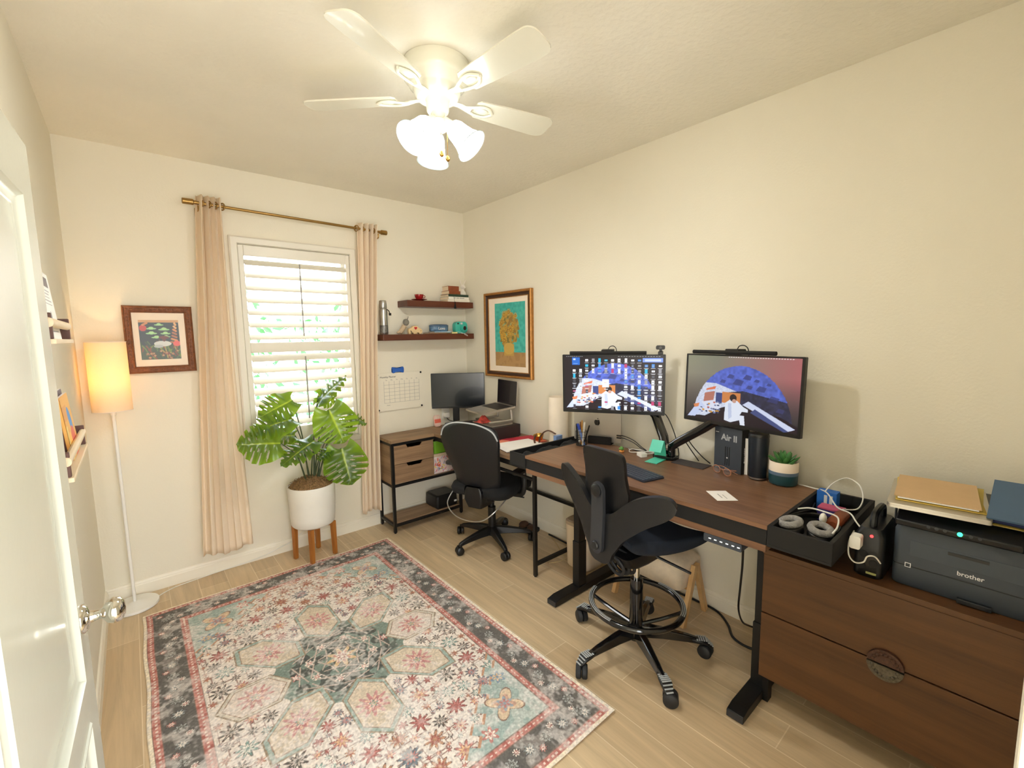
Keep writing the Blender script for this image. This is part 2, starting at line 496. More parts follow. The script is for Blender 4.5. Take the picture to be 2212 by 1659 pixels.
rp.inputs['To Min'].default_value = 0.78; rp.inputs['To Max'].default_value = 1.1
N.l(ng, 'Fac', rp, 'Value')
mx = N.n('ShaderNodeMixRGB', blend_type='MULTIPLY'); mx.inputs['Fac'].default_value = 1
N.l(br, 'Color', mx, 'Color1'); N.l(rp, 'Result', mx, 'Color2'); N.l(mx, 'Color', p, 'Base Color')
M['floor'] = N.m
bm = B(); box(bm, -W - 0.1, 0.1, YF - 1.2, 0.1, -0.08, 0); struct('floor', bm, M['floor'])
bm = B(); box(bm, -W - 0.12, 0.12, YF - 0.12, 0.14, H, H + 0.1); struct('ceiling', bm, M['ceil'])
bm = B(); box(bm, 0, 0.12, YF - 0.12, 0.14, 0, H); struct('wall_right', bm, M['wall'])
bm = B(); box(bm, -W - 0.12, -W, YF - 0.12, 0.14, 0, H); struct('wall_left', bm, M['wall'])
WX0, WX1, WZ0, WZ1 = -1.885, -1.09, 0.83, 2.235
bm = B(); box(bm, -W, WX0, 0, 0.14, 0, H); box(bm, WX1, 0, 0, 0.14, 0, H); box(bm, WX0, WX1, 0, 0.14, 0, WZ0); box(bm, WX0, WX1, 0, 0.14, WZ1, H)
struct('wall_back', bm, M['wall'])
bm = B(); box(bm, -1.85, 0, YF - 0.12, YF, 0, H); box(bm, -2.66, -1.85, YF - 0.12, YF, 2.08, H); box(bm, -W, -2.66, YF - 0.12, YF, 0, H)
struct('wall_front', bm, M['wall'])
bm = B(); box(bm, -1.93, -1.85, YF - 0.13, -3.612, 0, 2.1); struct('trim_1', bm, M['trim'], bevel=0.004)
def baseb(name, x0, x1, y0, y1, axis):
    bm = B()
    prof = [(0, 0), (0.014, 0), (0.014, 0.066), (0.011, 0.072), (0.011, 0.078), (0.007, 0.088), (0, 0.092)]
    if axis == 'x': prism(bm, prof, x0, x1, lambda a, b, h: (h, y1 - a, b))
    elif axis == 'r': prism(bm, prof, y0, y1, lambda a, b, h: (x1 - a, h, b))
    else: prism(bm, prof, y0, y1, lambda a, b, h: (x0 + a, h, b))
    struct(name, bm, M['trim'])
baseb('baseboard_back', -W, 0, 0, 0, 'x')
baseb('baseboard_right', 0, 0, YF, -0.014, 'r')
baseb('baseboard_left', -W, 0, YF, -0.014, 'l')
# window with plantation shutters
win = bpy.data.objects.new('window_1', None); COL.objects.link(win); win.location = (-1.487, 0, 0.76); win['kind'] = 'structure'
MW['window_1'] = Matrix.Translation((-1.487, 0, 0.76))
bm = B()
picframe(bm, -1.917, -1.052, 0.765, 2.30, 0.06, [(0, 0.0), (0, -0.022), (0.01, -0.03), (0.045, -0.03), (0.05, -0.022), (0.052, 0.10), (0.03, 0.10), (0.03, 0)], lambda a, b, h: (a, h, b))
O('window_casing', bm, M['shutter'], win, sm=0)
bm = B()
def bars(bm, x0, x1, z0, z1, y0=-0.012, y1=0.022): box(bm, x0, x1, y0, y1, z0, z1)
SX0, SX1 = -1.865, -1.104
bars(bm, SX0, -1.832, 0.82, 2.246); bars(bm, -1.132, SX1, 0.82, 2.246)
bars(bm, -1.832, -1.132, 2.176, 2.246); bars(bm, -1.832, -1.132, 1.505, 1.577); bars(bm, -1.832, -1.132, 0.82, 0.945)
O('shutter_frame', bm, M['shutter'], win, sm=0, bevel=0.004)
def louver(z, k):
    bm = B()
    a = R(34); c = 0.042; th = 0.0055
    prof = [(c * math.cos(t) , th * math.sin(t)) for t in [2 * PI * i / 14 for i in range(14)]]
    # room-side edge lower
    P2 = [(y * math.cos(a) - z2 * math.sin(a), y * math.sin(a) + z2 * math.cos(a)) for y, z2 in prof]
    prism(bm, P2, -1.8305, -1.1335, lambda yy, zz, h: (h, 0.008 + yy, z + zz))
    O('louver', bm, M['shutter'], win, sm=60)
for k in range(7): louver(1.577 + 0.043 + k * 0.0855, k)
for k in range(7): louver(0.945 + 0.04 + k * 0.080, k)
for z0, z1 in ((1.62, 2.14), (1.0, 1.47)):
    bm = B(); box(bm, -1.487, -1.479, -0.046, -0.038, z0, z1); O('tilt_rod', bm, mat('tilt_rod_paint', (150, 146, 138), 0.5), win, sm=0, bevel=0.002)
bm = B(); picframe(bm, -1.885, -1.09, 0.83, 2.235, 0.05, [(0, 0.09), (0, 0.125), (0.045, 0.125), (0.045, 0.09)], lambda a, b, h: (a, h, b)); box(bm, -1.84, -1.135, 0.092, 0.123, 1.51, 1.56)
O('window_sash', bm, M['white'], win, sm=0)
bm = B(); box(bm, -1.842, -1.133, 0.105, 0.109, 0.873, 2.192); O('window_pane', bm, M['glass'], win, sm=0)
# door standing open against the left wall
dh, df = Vector((-2.652, -2.915, 0)), Vector((-2.619, -2.10, 0))
dd = (df - dh).normalized(); rzd = math.atan2(dd.y, dd.x)
door = bpy.data.objects.new('door_1', None); COL.objects.link(door); door.location = dh; door.rotation_euler = (0, 0, rzd); door['kind'] = 'structure'
MW['door_1'] = Matrix.Translation(dh) @ Matrix.Rotation(rzd, 4, 'Z')
DL = (df - dh).length
bm = B()
PZ = ((0.815, 1.915), (0.19, 0.715))
box(bm, 0, 0.115, 0, 0.035, 0.012, 2.04); box(bm, DL - 0.115, DL, 0, 0.035, 0.012, 2.04)
for z0, z1 in ((0.012, 0.19), (0.715, 0.815), (1.915, 2.04)): box(bm, 0.115, DL - 0.115, 0, 0.035, z0, z1)
O('door_slab', bm, M['doorp'], door, local=True, sm=0)
for z0, z1 in PZ:
    bm = B()
    picframe(bm, 0.115, DL - 0.115, z0, z1, 0.05, [(0, 0.0), (0.003, -0.004), (0.008, -0.004), (0.013, 0.004), (0.02, 0.008), (0.032, 0.009), (0.036, 0.011), (0.036, 0.03), (0, 0.03)], lambda a, b, h: (a, h, b))
    bm2 = bm
    box(bm2, 0.115 + 0.036, DL - 0.151, 0.011, 0.03, z0 + 0.036, z1 - 0.036); box(bm2, 0.21, DL - 0.21, 0.0045, 0.012, z0 + 0.095, z1 - 0.095)
    O('door_panel', bm2, M['doorp'], door, local=True, sm=30)
bm = B(); lathe(bm, [(0.034, 0), (0.034, 0.004), (0.026, 0.012), (0.014, 0.016), (0.011, 0.032), (0.014, 0.038), (0.026, 0.046), (0.031, 0.058), (0.028, 0.072), (0.015, 0.08), (0.001, 0.081)], (DL - 0.062, 0, 0.945), (0, -1, 0), 32)
O('door_knob', bm, M['chrome'], door, local=True, sm=50, label='polished chrome round door knob')
bm = B(); lathe(bm, [(0.034, 0), (0.034, 0.004), (0.014, 0.014), (0.012, 0.02), (0.024, 0.026), (0.024, 0.03), (0.001, 0.031)], (DL - 0.062, 0.035, 0.945), (0, 1, 0), 24)
O('door_knob', bm, M['chrome'], door, local=True, sm=50)
bm = B(); box(bm, 0.30, 0.312, -0.004, 0.0, 1.955, 1.99); O('door_hook', bm, M['brass'], door, local=True, sm=0)
# ------------------------------------------------------------------ outdoors
bm = B(); box(bm, -9, 7, 0.16, 14, -0.35, -0.3); struct('ground_outside', bm, mat('pale_concrete_yard', (214, 206, 200), 0.9, var=0.1))
lf = mat('hedge_leaf', (48, 108, 50), 0.5, var=0.3, vs=3)
bm = B()
for i in range(2600):
    x = random.uniform(-5.5, 2.5); zc = random.random() ** 0.7 * 2.35 - 0.25 + 0.25 * math.sin(x * 3.1)
    y = 3.6 + random.uniform(-0.35, 0.35)
    if random.random() < 0.35 + 0.3 * math.sin(x * 5.0 + zc * 4): continue
    s = random.uniform(0.05, 0.11)
    q = Matrix.Translation((x, y, max(-0.2, zc))) @ Euler((random.uniform(0, 6), random.uniform(0, 6), random.uniform(0, 6))).to_matrix().to_4x4()
    vs = [bm.verts.new(q @ Vector(v)) for v in ((-s, 0, 0), (0, -s * 0.45, 0.01), (s, 0, 0), (0, s * 0.45, 0.01))]
    bm.faces.new(vs)
for k in range(9):
    cyl(bm, (-5 + k * 0.9, 3.6, -0.3), (-5 + k * 0.9 + 0.05, 3.6, 1.3), 0.03, 0.012, 6)
hd = O('garden_hedge', bm, lf, sm=0, loc=(-1.5, 3.6, -0.3)); tag(hd, 'sunlit green hedge outside, seen through the shutter louvers', 'hedge'); hd['kind'] = 'stuff'
# ------------------------------------------------------------------ rug
rw, rl = 1.52, 2.21
cv = Cv(rw, rl, 345, (224, 213, 202))
X, Y = cv.X, cv.Y          # Y measured from the window end
d = np.minimum(np.minimum(X, rw - X), np.minimum(Y, rl - Y))
ax, ay = np.abs(X - rw / 2), np.abs(Y - rl / 2)
n1 = cv.noise(0.012, 1); n2 = cv.noise(0.05, 2); n3 = cv.noise(0.2, 3); n4 = cv.noise(0.006, 4)
ROSE, DUSTY, TEAL, CHAR, SIEN, PALE, SAND = (188, 124, 116), (158, 92, 86), (124, 150, 142), (92, 88, 82), (186, 140, 112), (232, 222, 210), (218, 184, 140)
rq = np.random.default_rng(5)
def mirror(x, y):
    return [(x, y), (rw - x, y), (x, rl - y), (rw - x, rl - y)]
def inloz(x, y):
    if math.hypot(x - rw / 2, y - rl / 2) < .36: return True
    for k in range(8):
        a = k * PI / 4; dx, dy = x - rw / 2 - .385 * math.cos(a), y - rl / 2 - .385 * math.sin(a)
        u, v = abs(dx * math.cos(a) + dy * math.sin(a)), abs(-dx * math.sin(a) + dy * math.cos(a))
        if max(v / .108, (u / .165 + .55 * v / .108) / 1.2) < 1.06: return True
    return False
# field sprays: branches then blossoms, mirrored over both axes
FL = []
for i in range(5000):
    x, y = rq.uniform(0.215, rw / 2), rq.uniform(0.215, rl / 2)
    if inloz(x, y) or (x - .2) + (y - .2) < 0.36: continue
    r = 0.042 if i < 60 else (0.03 if i < 400 else (0.02 if i < 1600 else 0.011))
    if all(math.hypot(x - a, y - b) > (r + c) * 1.12 for a, b, c in FL): FL.append((x, y, r))
for (x, y, r) in FL:
    nb = sorted(FL, key=lambda q: (q[0] - x) ** 2 + (q[1] - y) ** 2)[1:3]
    for q in nb:
        for (a, b), (c, e) in zip(mirror(x, y), mirror(q[0], q[1])):
            cv.line(a, b, c, b, 0.004, (140, 108, 98), 0.8); cv.line(c, b, c, e, 0.004, (140, 108, 98), 0.8)
for i, (x, y, r) in enumerate(FL):
    c1 = [DUSTY, TEAL, CHAR, ROSE, SIEN, (110, 120, 128)][i % 6]; c2 = [ROSE, PALE, (196, 180, 168), SAND, DUSTY, ROSE][i % 6]
    for a, b in mirror(x, y):
        np_ = (6 + i % 3) if r < .025 else 9; cv.flower(a, b, r * 1.14, np_, (112, 88, 82), (112, 88, 82), rot=i); cv.flower(a, b, r, np_, c1, c2, rot=i)
# corner spandrels
inn = 0.2
cx, cy = rw / 2 - inn - ax, rl / 2 - inn - ay
step = 0.03 * np.sign(np.sin((cx - cy) * 42))
sp = (cx > 0) & (cy > 0) & (cx + cy < 0.41 + step)
cv.put(sp, (158, 174, 168)); cv.put(sp & (n2 > .45), (188, 194, 186), .75); cv.put((cx > 0) & (cy > 0) & (np.abs(cx + cy - 0.41 - step) < 0.008), SIEN)
for a, b in mirror(inn + 0.13, inn + 0.14):
    cv.flower(a, b, 0.09, 4, (140, 110, 96), (140, 110, 96), 0.8); cv.flower(a, b, 0.083, 4, (214, 190, 160), (200, 160, 140), 0.8); cv.flower(a, b, 0.04, 6, (150, 160, 170), ROSE)
for a, b in mirror(inn + 0.06, inn + 0.28): cv.flower(a, b, 0.04, 6, (120, 140, 160), SAND)
for a, b in mirror(inn + 0.27, inn + 0.06): cv.flower(a, b, 0.04, 6, ROSE, PALE)
# medallion
cxm, cym = rw / 2, rl / 2
rr = np.hypot(X - cxm, Y - cym); th = np.arctan2(Y - cym, X - cxm)
core = rr < 0.33 + 0.03 * np.cos(8 * th)
cv.put(core, (116, 132, 122), 0.95); cv.put(core & (n2 > .55), (88, 92, 86), .8)
cv.put((rr < 0.235) & (n2 > 0.35), (72, 74, 70), 0.8)
for k in range(8):
    a = k * PI / 4
    for q in range(3):
        r1, r2 = 0.07 + q * 0.06, 0.11 + q * 0.06
        for o1, o2 in ((0.3, -0.3), (-0.35, 0.35)):
            cv.line(cxm + r1 * math.cos(a + o1), cym + r1 * math.sin(a + o1), cxm + r2 * math.cos(a + o2), cym + r2 * math.sin(a + o2), 0.006, (190, 168, 156))
    cv.flower(cxm + 0.15 * math.cos(a + 0.39), cym + 0.15 * math.sin(a + 0.39), 0.024, 6, PALE, ROSE)
    cv.flower(cxm + 0.22 * math.cos(a), cym + 0.22 * math.sin(a), 0.024, 6, ROSE, PALE)
cv.flower(cxm, cym, 0.075, 8, SAND, ROSE); cv.flower(cxm, cym, 0.04, 6, PALE, DUSTY)
for k in range(8):
    a = k * PI / 4
    ca, sa = math.cos(a), math.sin(a)
    dx, dy = X - (cxm + 0.385 * ca), Y - (cym + 0.385 * sa)
    u, v = np.abs(dx * ca + dy * sa), np.abs(-dx * sa + dy * ca)
    big = k % 2 == 1 or k in (2, 6)
    L, w_ = (0.165, 0.10) if big else (0.13, 0.105)
    hexd = np.maximum(v / w_, (u / L + 0.55 * v / w_) / 1.2)
    cv.put(hexd < 1, (150, 130, 108)); cv.put(hexd < 0.95, (152, 168, 158) if big else (204, 194, 178)); cv.put(hexd < 0.84, (150, 120, 100)); cv.put(hexd < 0.81, (206, 190, 168) if big else (216, 202, 190))
    px, py = cxm + 0.385 * ca, cym + 0.385 * sa
    cv.flower(px, py, 0.075, 11, (196, 142, 138), (216, 184, 158), a); cv.flower(px, py, 0.046, 7, (186, 126, 124), (220, 190, 178), a); cv.flower(px, py, 0.02, 5, TEAL, SAND)
# borders
bd = (d > 0.045) & (d < 0.165)
cv.put(bd, (100, 96, 92)); cv.put(bd & (n2 > 0.6), (158, 150, 144), 0.6); cv.put(bd & (n1 > 0.7), (84, 82, 80), 0.6)
for i in range(44):
    for s0 in (0, 1):
        xx = (0.105 if i % 2 else 0.078 + .054 * (i // 2 % 2)); xx = xx if s0 == 0 else rw - xx; yy = 0.08 + i * (rl - 0.16) / 43
        c1, c2 = [(ROSE, PALE), ((164, 166, 162), CHAR), (PALE, DUSTY), ((134, 140, 140), PALE)][i % 4]
        cv.flower(xx, yy, 0.03 if i % 2 else 0.02, 8, (74, 70, 68), (74, 70, 68), i); cv.flower(xx, yy, 0.026 if i % 2 else 0.017, 8, c1, c2, i)
for i in range(0):
    for s0 in (0, 1):
        xx = 0.105 if s0 == 0 else rw - 0.105; yy = 0.1 + i * (rl - 0.2) / 21
        c1, c2 = [(ROSE, PALE), ((150, 160, 158), CHAR), (SAND, DUSTY)][i % 3]
        cv.flower(xx, yy, 0.04 if i % 2 else 0.028, 8, c1, c2, i)
        cv.line(xx - 0.045, yy + 0.05, xx + 0.045, yy + 0.05, 0.006, (170, 158, 146), 0.7)
for i in range(1, 30):
    for s0 in (0, 1):
        yy = (0.105 if i % 2 else 0.078 + .054 * (i // 2 % 2)); yy = yy if s0 == 0 else rl - yy; xx = 0.08 + i * (rw - 0.16) / 30
        c1, c2 = [(ROSE, PALE), ((164, 166, 162), CHAR), (PALE, DUSTY), ((134, 140, 140), PALE)][i % 4]
        cv.flower(xx, yy, 0.03 if i % 2 else 0.02, 8, (74, 70, 68), (74, 70, 68), i); cv.flower(xx, yy, 0.026 if i % 2 else 0.017, 8, c1, c2, i)
for i in range(0):
    for s0 in (0, 1):
        yy = 0.105 if s0 == 0 else rl - 0.105; xx = 0.1 + i * (rw - 0.2) / 14
        c1, c2 = [(ROSE, PALE), ((150, 160, 158), CHAR), (SAND, DUSTY)][i % 3]
        cv.flower(xx, yy, 0.04 if i % 2 else 0.028, 8, c1, c2, i)
for lo, hi in ((0.016, 0.046), (0.165, 0.2)):
    g = (d > lo) & (d < hi)
    cv.put(g, (192, 132, 122)); tt = np.where(ax / rw > ay / rl, Y, X)
    cv.put(g & ((np.floor(tt / 0.022).astype(int) % 3) == 0), (166, 92, 84), 0.7); cv.put(g & ((np.abs(d - (lo + hi) / 2) < 0.004) & (np.floor(tt / 0.011).astype(int) % 2 == 0)), PALE, 0.8)
    cv.put((np.abs(d - lo) < 0.0025) | (np.abs(d - hi) < 0.0025), (120, 104, 94), 0.8)
cv.put(d < 0.016, (236, 222, 198))
# worn pile
wear = np.clip(0.05 + (n1 * 0.55 + n2 * 0.45 + n3 * 0.45 - 0.68) * 2.0, 0.03, 0.6)[..., None]
cv.a = cv.a * (1 - wear) + np.array((228, 220, 214)) * wear
cv.a *= (0.90 + 0.2 * n4)[..., None]
pos = np.stack([-2.555 + X, -0.33 - Y, 0.009 + 0.0016 * n3 + 0.002 * np.sin(X * 9) * (d < 0.05)], -1)
edge = d < 0.001
pos[..., 2][edge] = 0.001
wob = 0.004 * np.sin(Y * 11) * np.clip(1 - X / 0.1, 0, 1)
pos[..., 0] += wob
# flip rows so that the surface faces up
rug = grid_mesh('area_rug', cv.a[::-1], pos[::-1], M['rug'], loc=(-1.795, -1.435, 0.0))
tag(rug, 'faded cream, rose and charcoal patterned area rug on the floor', 'rug')
# ------------------------------------------------------------------ ceiling fan
FX, FY = -1.395, -1.86
fan = T('ceiling_fan', 'white five-blade ceiling fan with three lit glass shades', 'ceiling fan', (FX, FY, H))
bm = B(); lathe(bm, [(0.138, -0.001), (0.138, -0.012), (0.142, -0.02), (0.141, -0.055), (0.132, -0.066), (0.126, -0.07), (0.118, -0.088), (0.105, -0.098), (0.1, -0.104), (0.098, -0.12), (0.085, -0.135), (0.05, -0.14)], seg=48)
O('motor_housing', bm, M['fanw'], fan, local=True, sm=40)
bm = B(); lathe(bm, [(0.052, -0.138), (0.048, -0.146), (0.047, -0.185), (0.044, -0.19), (0.03, -0.194), (0.026, -0.215), (0.036, -0.222), (0.04, -0.245), (0.034, -0.262), (0.014, -0.27), (0.008, -0.285), (0.001, -0.286)], seg=32)
O('switch_housing', bm, M['fanw'], fan, local=True, sm=40)
FANANG = (206, 277, 351, 63, 135)
def blade_bm():
    bm = B()
    o = []
    for i in range(9):
        a = R(90 - 180 * i / 8); o.append((0.535 + 0.04 * math.cos(a), 0.068 * math.sin(a) * (1 if True else 1)))
    pts = [(0.175, 0.035), (0.19, 0.052), (0.3, 0.060), (0.5, 0.0685)] + [(0.535 + 0.04 * math.cos(R(t)) , (0.0285 + 0.04 * math.sin(R(t)))) for t in (80, 60, 40, 20, 0)] + [(0.575, 0.0)] + [(0.535 + 0.04 * math.cos(R(t)), -(0.0285 + 0.04 * math.sin(R(t)))) for t in (0, 20, 40, 60, 80)] + [(0.5, -0.0685), (0.3, -0.060), (0.19, -0.052), (0.175, -0.035)]
    prism(bm, pts, -0.003, 0.003, XY)
    return bm
def iron_bm():
    bm = B()
    for s in (1, -1):
        tube(bm, [(0.085, 0, -0.004), (0.13, s * 0.008, -0.012), (0.165, s * 0.02, -0.012), (0.2, s * 0.03, -0.009), (0.235, s * 0.026, -0.008), (0.262, s * 0.002, -0.008)], 0.0075, 8, flat=0.7)
    tube(bm, [(0.06, 0, -0.004), (0.11, 0, -0.006), (0.155, 0, -0.012)], 0.013, 8, flat=0.5)
    bmesh.ops.create_uvsphere(bm, u_segments=16, v_segments=8, radius=1, matrix=Matrix.Translation((0.213, 0, -0.006)) @ Matrix.Diagonal((0.03, 0.017, 0.005, 1)))
    return bm
for k, a in enumerate(FANANG):
    Mx = Matrix.Translation((0, 0, -0.132)) @ Matrix.Rotation(R(a), 4, 'Z') @ Matrix.Rotation(R(-11), 4, 'X')
    bm = blade_bm(); bm.transform(Mx)
    bl = O('blade', bm, M['fanw'], fan, local=True, sm=30)
    bm = iron_bm(); bm.transform(Mx)
    O('blade_bracket', bm, M['fanw'], bl, local=True, sm=50)
for k, a in enumerate((192, 308, 70)):
    dirv = Vector((math.cos(R(a)) * math.cos(R(46)), math.sin(R(a)) * math.cos(R(46)), -math.sin(R(46))))
    st = Vector((math.cos(R(a)) * 0.035, math.sin(R(a)) * 0.035, -0.225))
    bm = B(); lathe(bm, [(0.013, -0.01), (0.017, 0.01), (0.021, 0.03), (0.02, 0.045)], st, dirv, 20)
    arm = O('lamp_socket', bm, M['fanw'], fan, local=True, sm=40)
    bm = B()
    pr = [(0.02, 0.035), (0.034, 0.042), (0.042, 0.06), (0.046, 0.09), (0.052, 0.12), (0.062, 0.145), (0.068, 0.153)]
    lathe(bm, pr, st, dirv, 36, cap0=True, cap1=False)
    sh = O('lamp_shade', bm, M['bulbshade'], fan, local=True, sm=80, label='lit frosted glass bell shade')
    bm = B(); lathe(bm, [(0.068, 0.153), (0.0735, 0.158), (0.0735, 0.161), (0.066, 0.158), (0.063, 0.152)], st, dirv, 36, cap0=False, cap1=False)
    O('shade_rim', bm, M['bulbrim'], sh, local=True, sm=80)
for (px, py, z1) in ((0.005, -0.012, -0.36), (0.03, -0.02, -0.376)):
    bm = B(); cyl(bm, (px, py, -0.25), (px, py, z1 + 0.01), 0.0012, seg=6)
    ch = O('pull_chain', bm, M['gold'], fan, local=True)
    bm = B(); lathe(bm, [(0.002, 0.014), (0.005, 0.012), (0.01, 0.003), (0.01, -0.003), (0.006, -0.01), (0.001, -0.012)], (px, py, z1), seg=14)
    O('chain_knob', bm, M['gold'], ch, local=True, sm=60)
# ------------------------------------------------------------------ floor lamp
LX, LY = -2.583, -0.148
fl = T('floor_lamp', 'slim white floor lamp with a glowing cream drum shade', 'floor lamp', (LX, LY, 0))
bm = B(); lathe(bm, [(0.116, 0.002), (0.118, 0.008), (0.116, 0.018), (0.03, 0.024), (0.016, 0.034), (0.001, 0.035)], seg=48); O('base', bm, M['white'], fl, local=True, sm=40)
bm = B(); cyl(bm, (0, 0, 0.03), (0, 0, 1.235), 0.0085, seg=16); cyl(bm, (0, 0, 1.18), (0, 0, 1.3), 0.014, seg=16); O('pole', bm, M['white'], fl, local=True)
bm = B(); lathe(bm, [(0.0905, 1.205), (0.0905, 1.6)], seg=48, cap0=False, cap1=False); lathe(bm, [(0.0895, 1.6), (0.0895, 1.205)], seg=48, cap0=False, cap1=False); 
shd = O('lamp_shade', bm, M['shade'], fl, local=True, sm=80, label='glowing cream fabric drum shade')
bm = B(); torus(bm, (0, 0, 1.6), (0, 0, 1), 0.0905, 0.0022, 48, 6); O('shade_ring', bm, M['whitemat'], shd, local=True, sm=60)
bm = B(); torus(bm, (0, 0, 1.205), (0, 0, 1), 0.0905, 0.0022, 48, 6)
for k in range(3):
    a = k * 2.094; cyl(bm, (0, 0, 1.27), (0.089 * math.cos(a), 0.089 * math.sin(a), 1.21), 0.0015, seg=6)
O('shade_ring', bm, M['whitemat'], shd, local=True, sm=60)
bm = B(); sphere(bm, (0, 0, 1.36), 0.028, sc=(1, 1, 1.25)); O('light_bulb', bm, glow('warm_bulb', (255, 205, 130), 6.0), fl, local=True, sm=80)
bm = B(); tube(bm, [(LX + 0.10, LY + 0.02, 0.006), (LX + 0.2, -0.06, 0.006), (-2.2, -0.03, 0.006), (-1.9, -0.024, 0.02), (-1.75, -0.022, 0.05), (-1.62, -0.02, 0.09), (-1.5, -0.01, 0.2)], 0.0028, 6)
cw = O('lamp_cord', bm, M['cordw'], loc=(-2.2, -0.03, 0)); tag(cw, 'thin white cord trailing along the baseboard behind the plant', 'cord')
# ------------------------------------------------------------------ curtains and rod
rod = T('curtain_rod', 'brass curtain rod with cylinder finials above the window', 'curtain rod', (-1.487, -0.09, 2.45))
bm = B(); cyl(bm, (-2.09, -0.09, 2.462), (-0.87, -0.09, 2.442), 0.0095, seg=16); O('pole', bm, M['brass'], rod)
for x0, x1, z in ((-2.158, -2.085, 2.463), (-0.875, -0.812, 2.441)):
    bm = B(); lathe(bm, [(0.012, 0), (0.012, 0.012), (0.018, 0.016), (0.018, abs(x1 - x0) - 0.003), (0.015, abs(x1 - x0))], (x1 if x0 < -2 else x0, -0.09, z), (-1 if x0 < -2 else 1, 0, 0), 20); O('finial', bm, M['brass'], rod)
for x, z in ((-2.075, 2.462), (-0.885, 2.442)):
    bm = B(); tube(bm, [(x, -0.002, z - 0.05), (x, -0.03, z - 0.05), (x, -0.085, z - 0.045), (x, -0.09, z - 0.015)], 0.006, 8); box(bm, x - 0.014, x + 0.014, -0.006, -0.001, z - 0.085, z - 0.015); O('bracket', bm, M['brass'], rod, sm=40)
def curtain(name, label, xt0, xt1, xb0, xb1, ztop, zbot, nf, seed):
    rg = random.Random(seed); ph = [rg.uniform(-0.5, 0.5) for _ in range(nf + 2)]
    def f(s, t):
        e = t ** 0.8
        x0 = xt0 + (xb0 - xt0) * e; x1 = xt1 + (xb1 - xt1) * e
        k = s * nf
        w = math.sin(k * 2 * PI + 0.5 * math.sin(t * 3 + seed) + 0.4 * ph[int(k)])
        amp = 0.036 * (1 - 0.35 * t) * (0.8 + 0.2 * math.sin(5 * s + seed))
        x = x0 + (x1 - x0) * (s + 0.022 * math.sin(k * 4 * PI + seed) * (1 - s) * s * 4)
        z = ztop + (zbot - ztop) * t + (0.012 * math.sin(s * 7 + seed)) * t
        return (x + 0.008 * math.sin(t * 4 + s * 3), -0.09 + amp * w, z)
    c = T(name, label, 'curtain', ((xb0 + xb1) / 2, -0.09, zbot), group=None)
    bm = B(); sheet(bm, 150, 60, f)
    O('panel', bm, M['curtain'], c, sm=180, solid=0.0016)
    return c
cL = curtain('curtain', 'cream linen curtain hanging beside the small folk-art picture', -2.085, -1.952, -2.215, -1.935, 2.51, 0.16, 4, 1)
cR = curtain('curtain', 'cream linen curtain hanging beside the dark floating shelves', -1.058, -0.9, -1.125, -0.975, 2.49, 0.165, 4, 4)
for c, xs in ((cL, (-2.06, -2.02, -1.985, -1.945)), (cR, (-1.062, -1.02, -0.98, -0.93))):
    for x in xs:
        z = 2.462 - (x + 2.09) * 0.0164
        bm = B(); torus(bm, (x, -0.09, z), (1, 0.5, 0), 0.021, 0.0042, 24, 8); O('eyelet', bm, M['brass'], c, sm=80)
# ------------------------------------------------------------------ pictures
pf = T('framed_picture', 'small carved brown frame with a garden scene under clouds, beside the floor lamp', 'picture', (-2.327, -0.001, 1.61))
bm = B(); picframe(bm, -2.499, -2.155, 1.403, 1.817, 0.045, [(0, 0), (0, -0.022), (0.006, -0.028), (0.012, -0.022), (0.03, -0.018), (0.036, -0.022), (0.042, -0.012), (0.042, 0)], lambda a, b, h: (a, h - 0.001, b)); O('picture_frame', bm, M['framew'], pf, sm=30)
bm = B()
for i in range(14):
    for z in (1.425, 1.795):
        sphere(bm, (-2.478 + i * 0.0232, -0.0215, z), 0.0075, 8, 6, (1.2, 0.5, 0.8))
for i in range(15):
    for x in (-2.478, -2.176):
        sphere(bm, (x, -0.0215, 1.45 + i * 0.0225), 0.0075, 8, 6, (0.8, 0.5, 1.2))
O('carving', bm, M['framew'], pf, sm=80)
bm = B(); box(bm, -2.465, -2.19, -0.010, -0.004, 1.437, 1.783); O('mount', bm, M['mat'], pf, sm=0)
cv = Cv(1.0, 1.26, 110, (34, 48, 52))
cv.rect(0, 0, 1, .45, (52, 70, 44)); cv.rect(0, 1.18, 1, 1.26, (196, 150, 100))
for x, y, r in ((.3, .98, .1), (.62, .95, .11), (.5, 1.1, .09), (.3, .83, .11), (.65, .82, .1), (.42, .7, .1), (.66, .72, .08)):
    cv.ell(x, y, r * 1.3, r * .28, (140, 190, 130)); cv.ell(x, y + r * .25, r * .6, r * .38, (158, 204, 140))
for k in range(70):
    x = random.random(); y = random.uniform(0, .5); c = random.choice([(98, 120, 48), (70, 98, 50), (150, 140, 70), (120, 60, 40), (44, 66, 40)])
    cv.line(x, y, x + random.uniform(-.1, .1), y + random.uniform(.05, .2), .03, c)
for k in range(14):
    x = random.random(); cv.flower(x, random.uniform(.02, .28), .05, 5, (126, 56, 44), (196, 170, 110), k)
cv.ell(.56, .5, .22, .09, (196, 200, 196)); cv.ell(.6, .63, .05, .06, (96, 52, 40)); cv.ell(.6, .7, .13, .05, (104, 46, 40)); cv.ell(.45, .42, .12, .05, (170, 176, 176))
for k in range(7):
    cv.line(.92, .5 + k * .1, .78 + .02 * k, .55 + k * .1, .06, random.choice([(196, 130, 80), (160, 100, 66), (206, 160, 110)]))
cv.ell(.1, 1.0, .09, .1, (178, 56, 48)); cv.ell(.92, .5, .1, .09, (214, 90, 84)); cv.line(.1, 1.1, .2, 1.16, .06, (196, 130, 80))
pic('print', cv.a, (-2.428, -0.0108, 1.486), (.198, 0, 0), (0, 0, .245), M['printg'], pf)
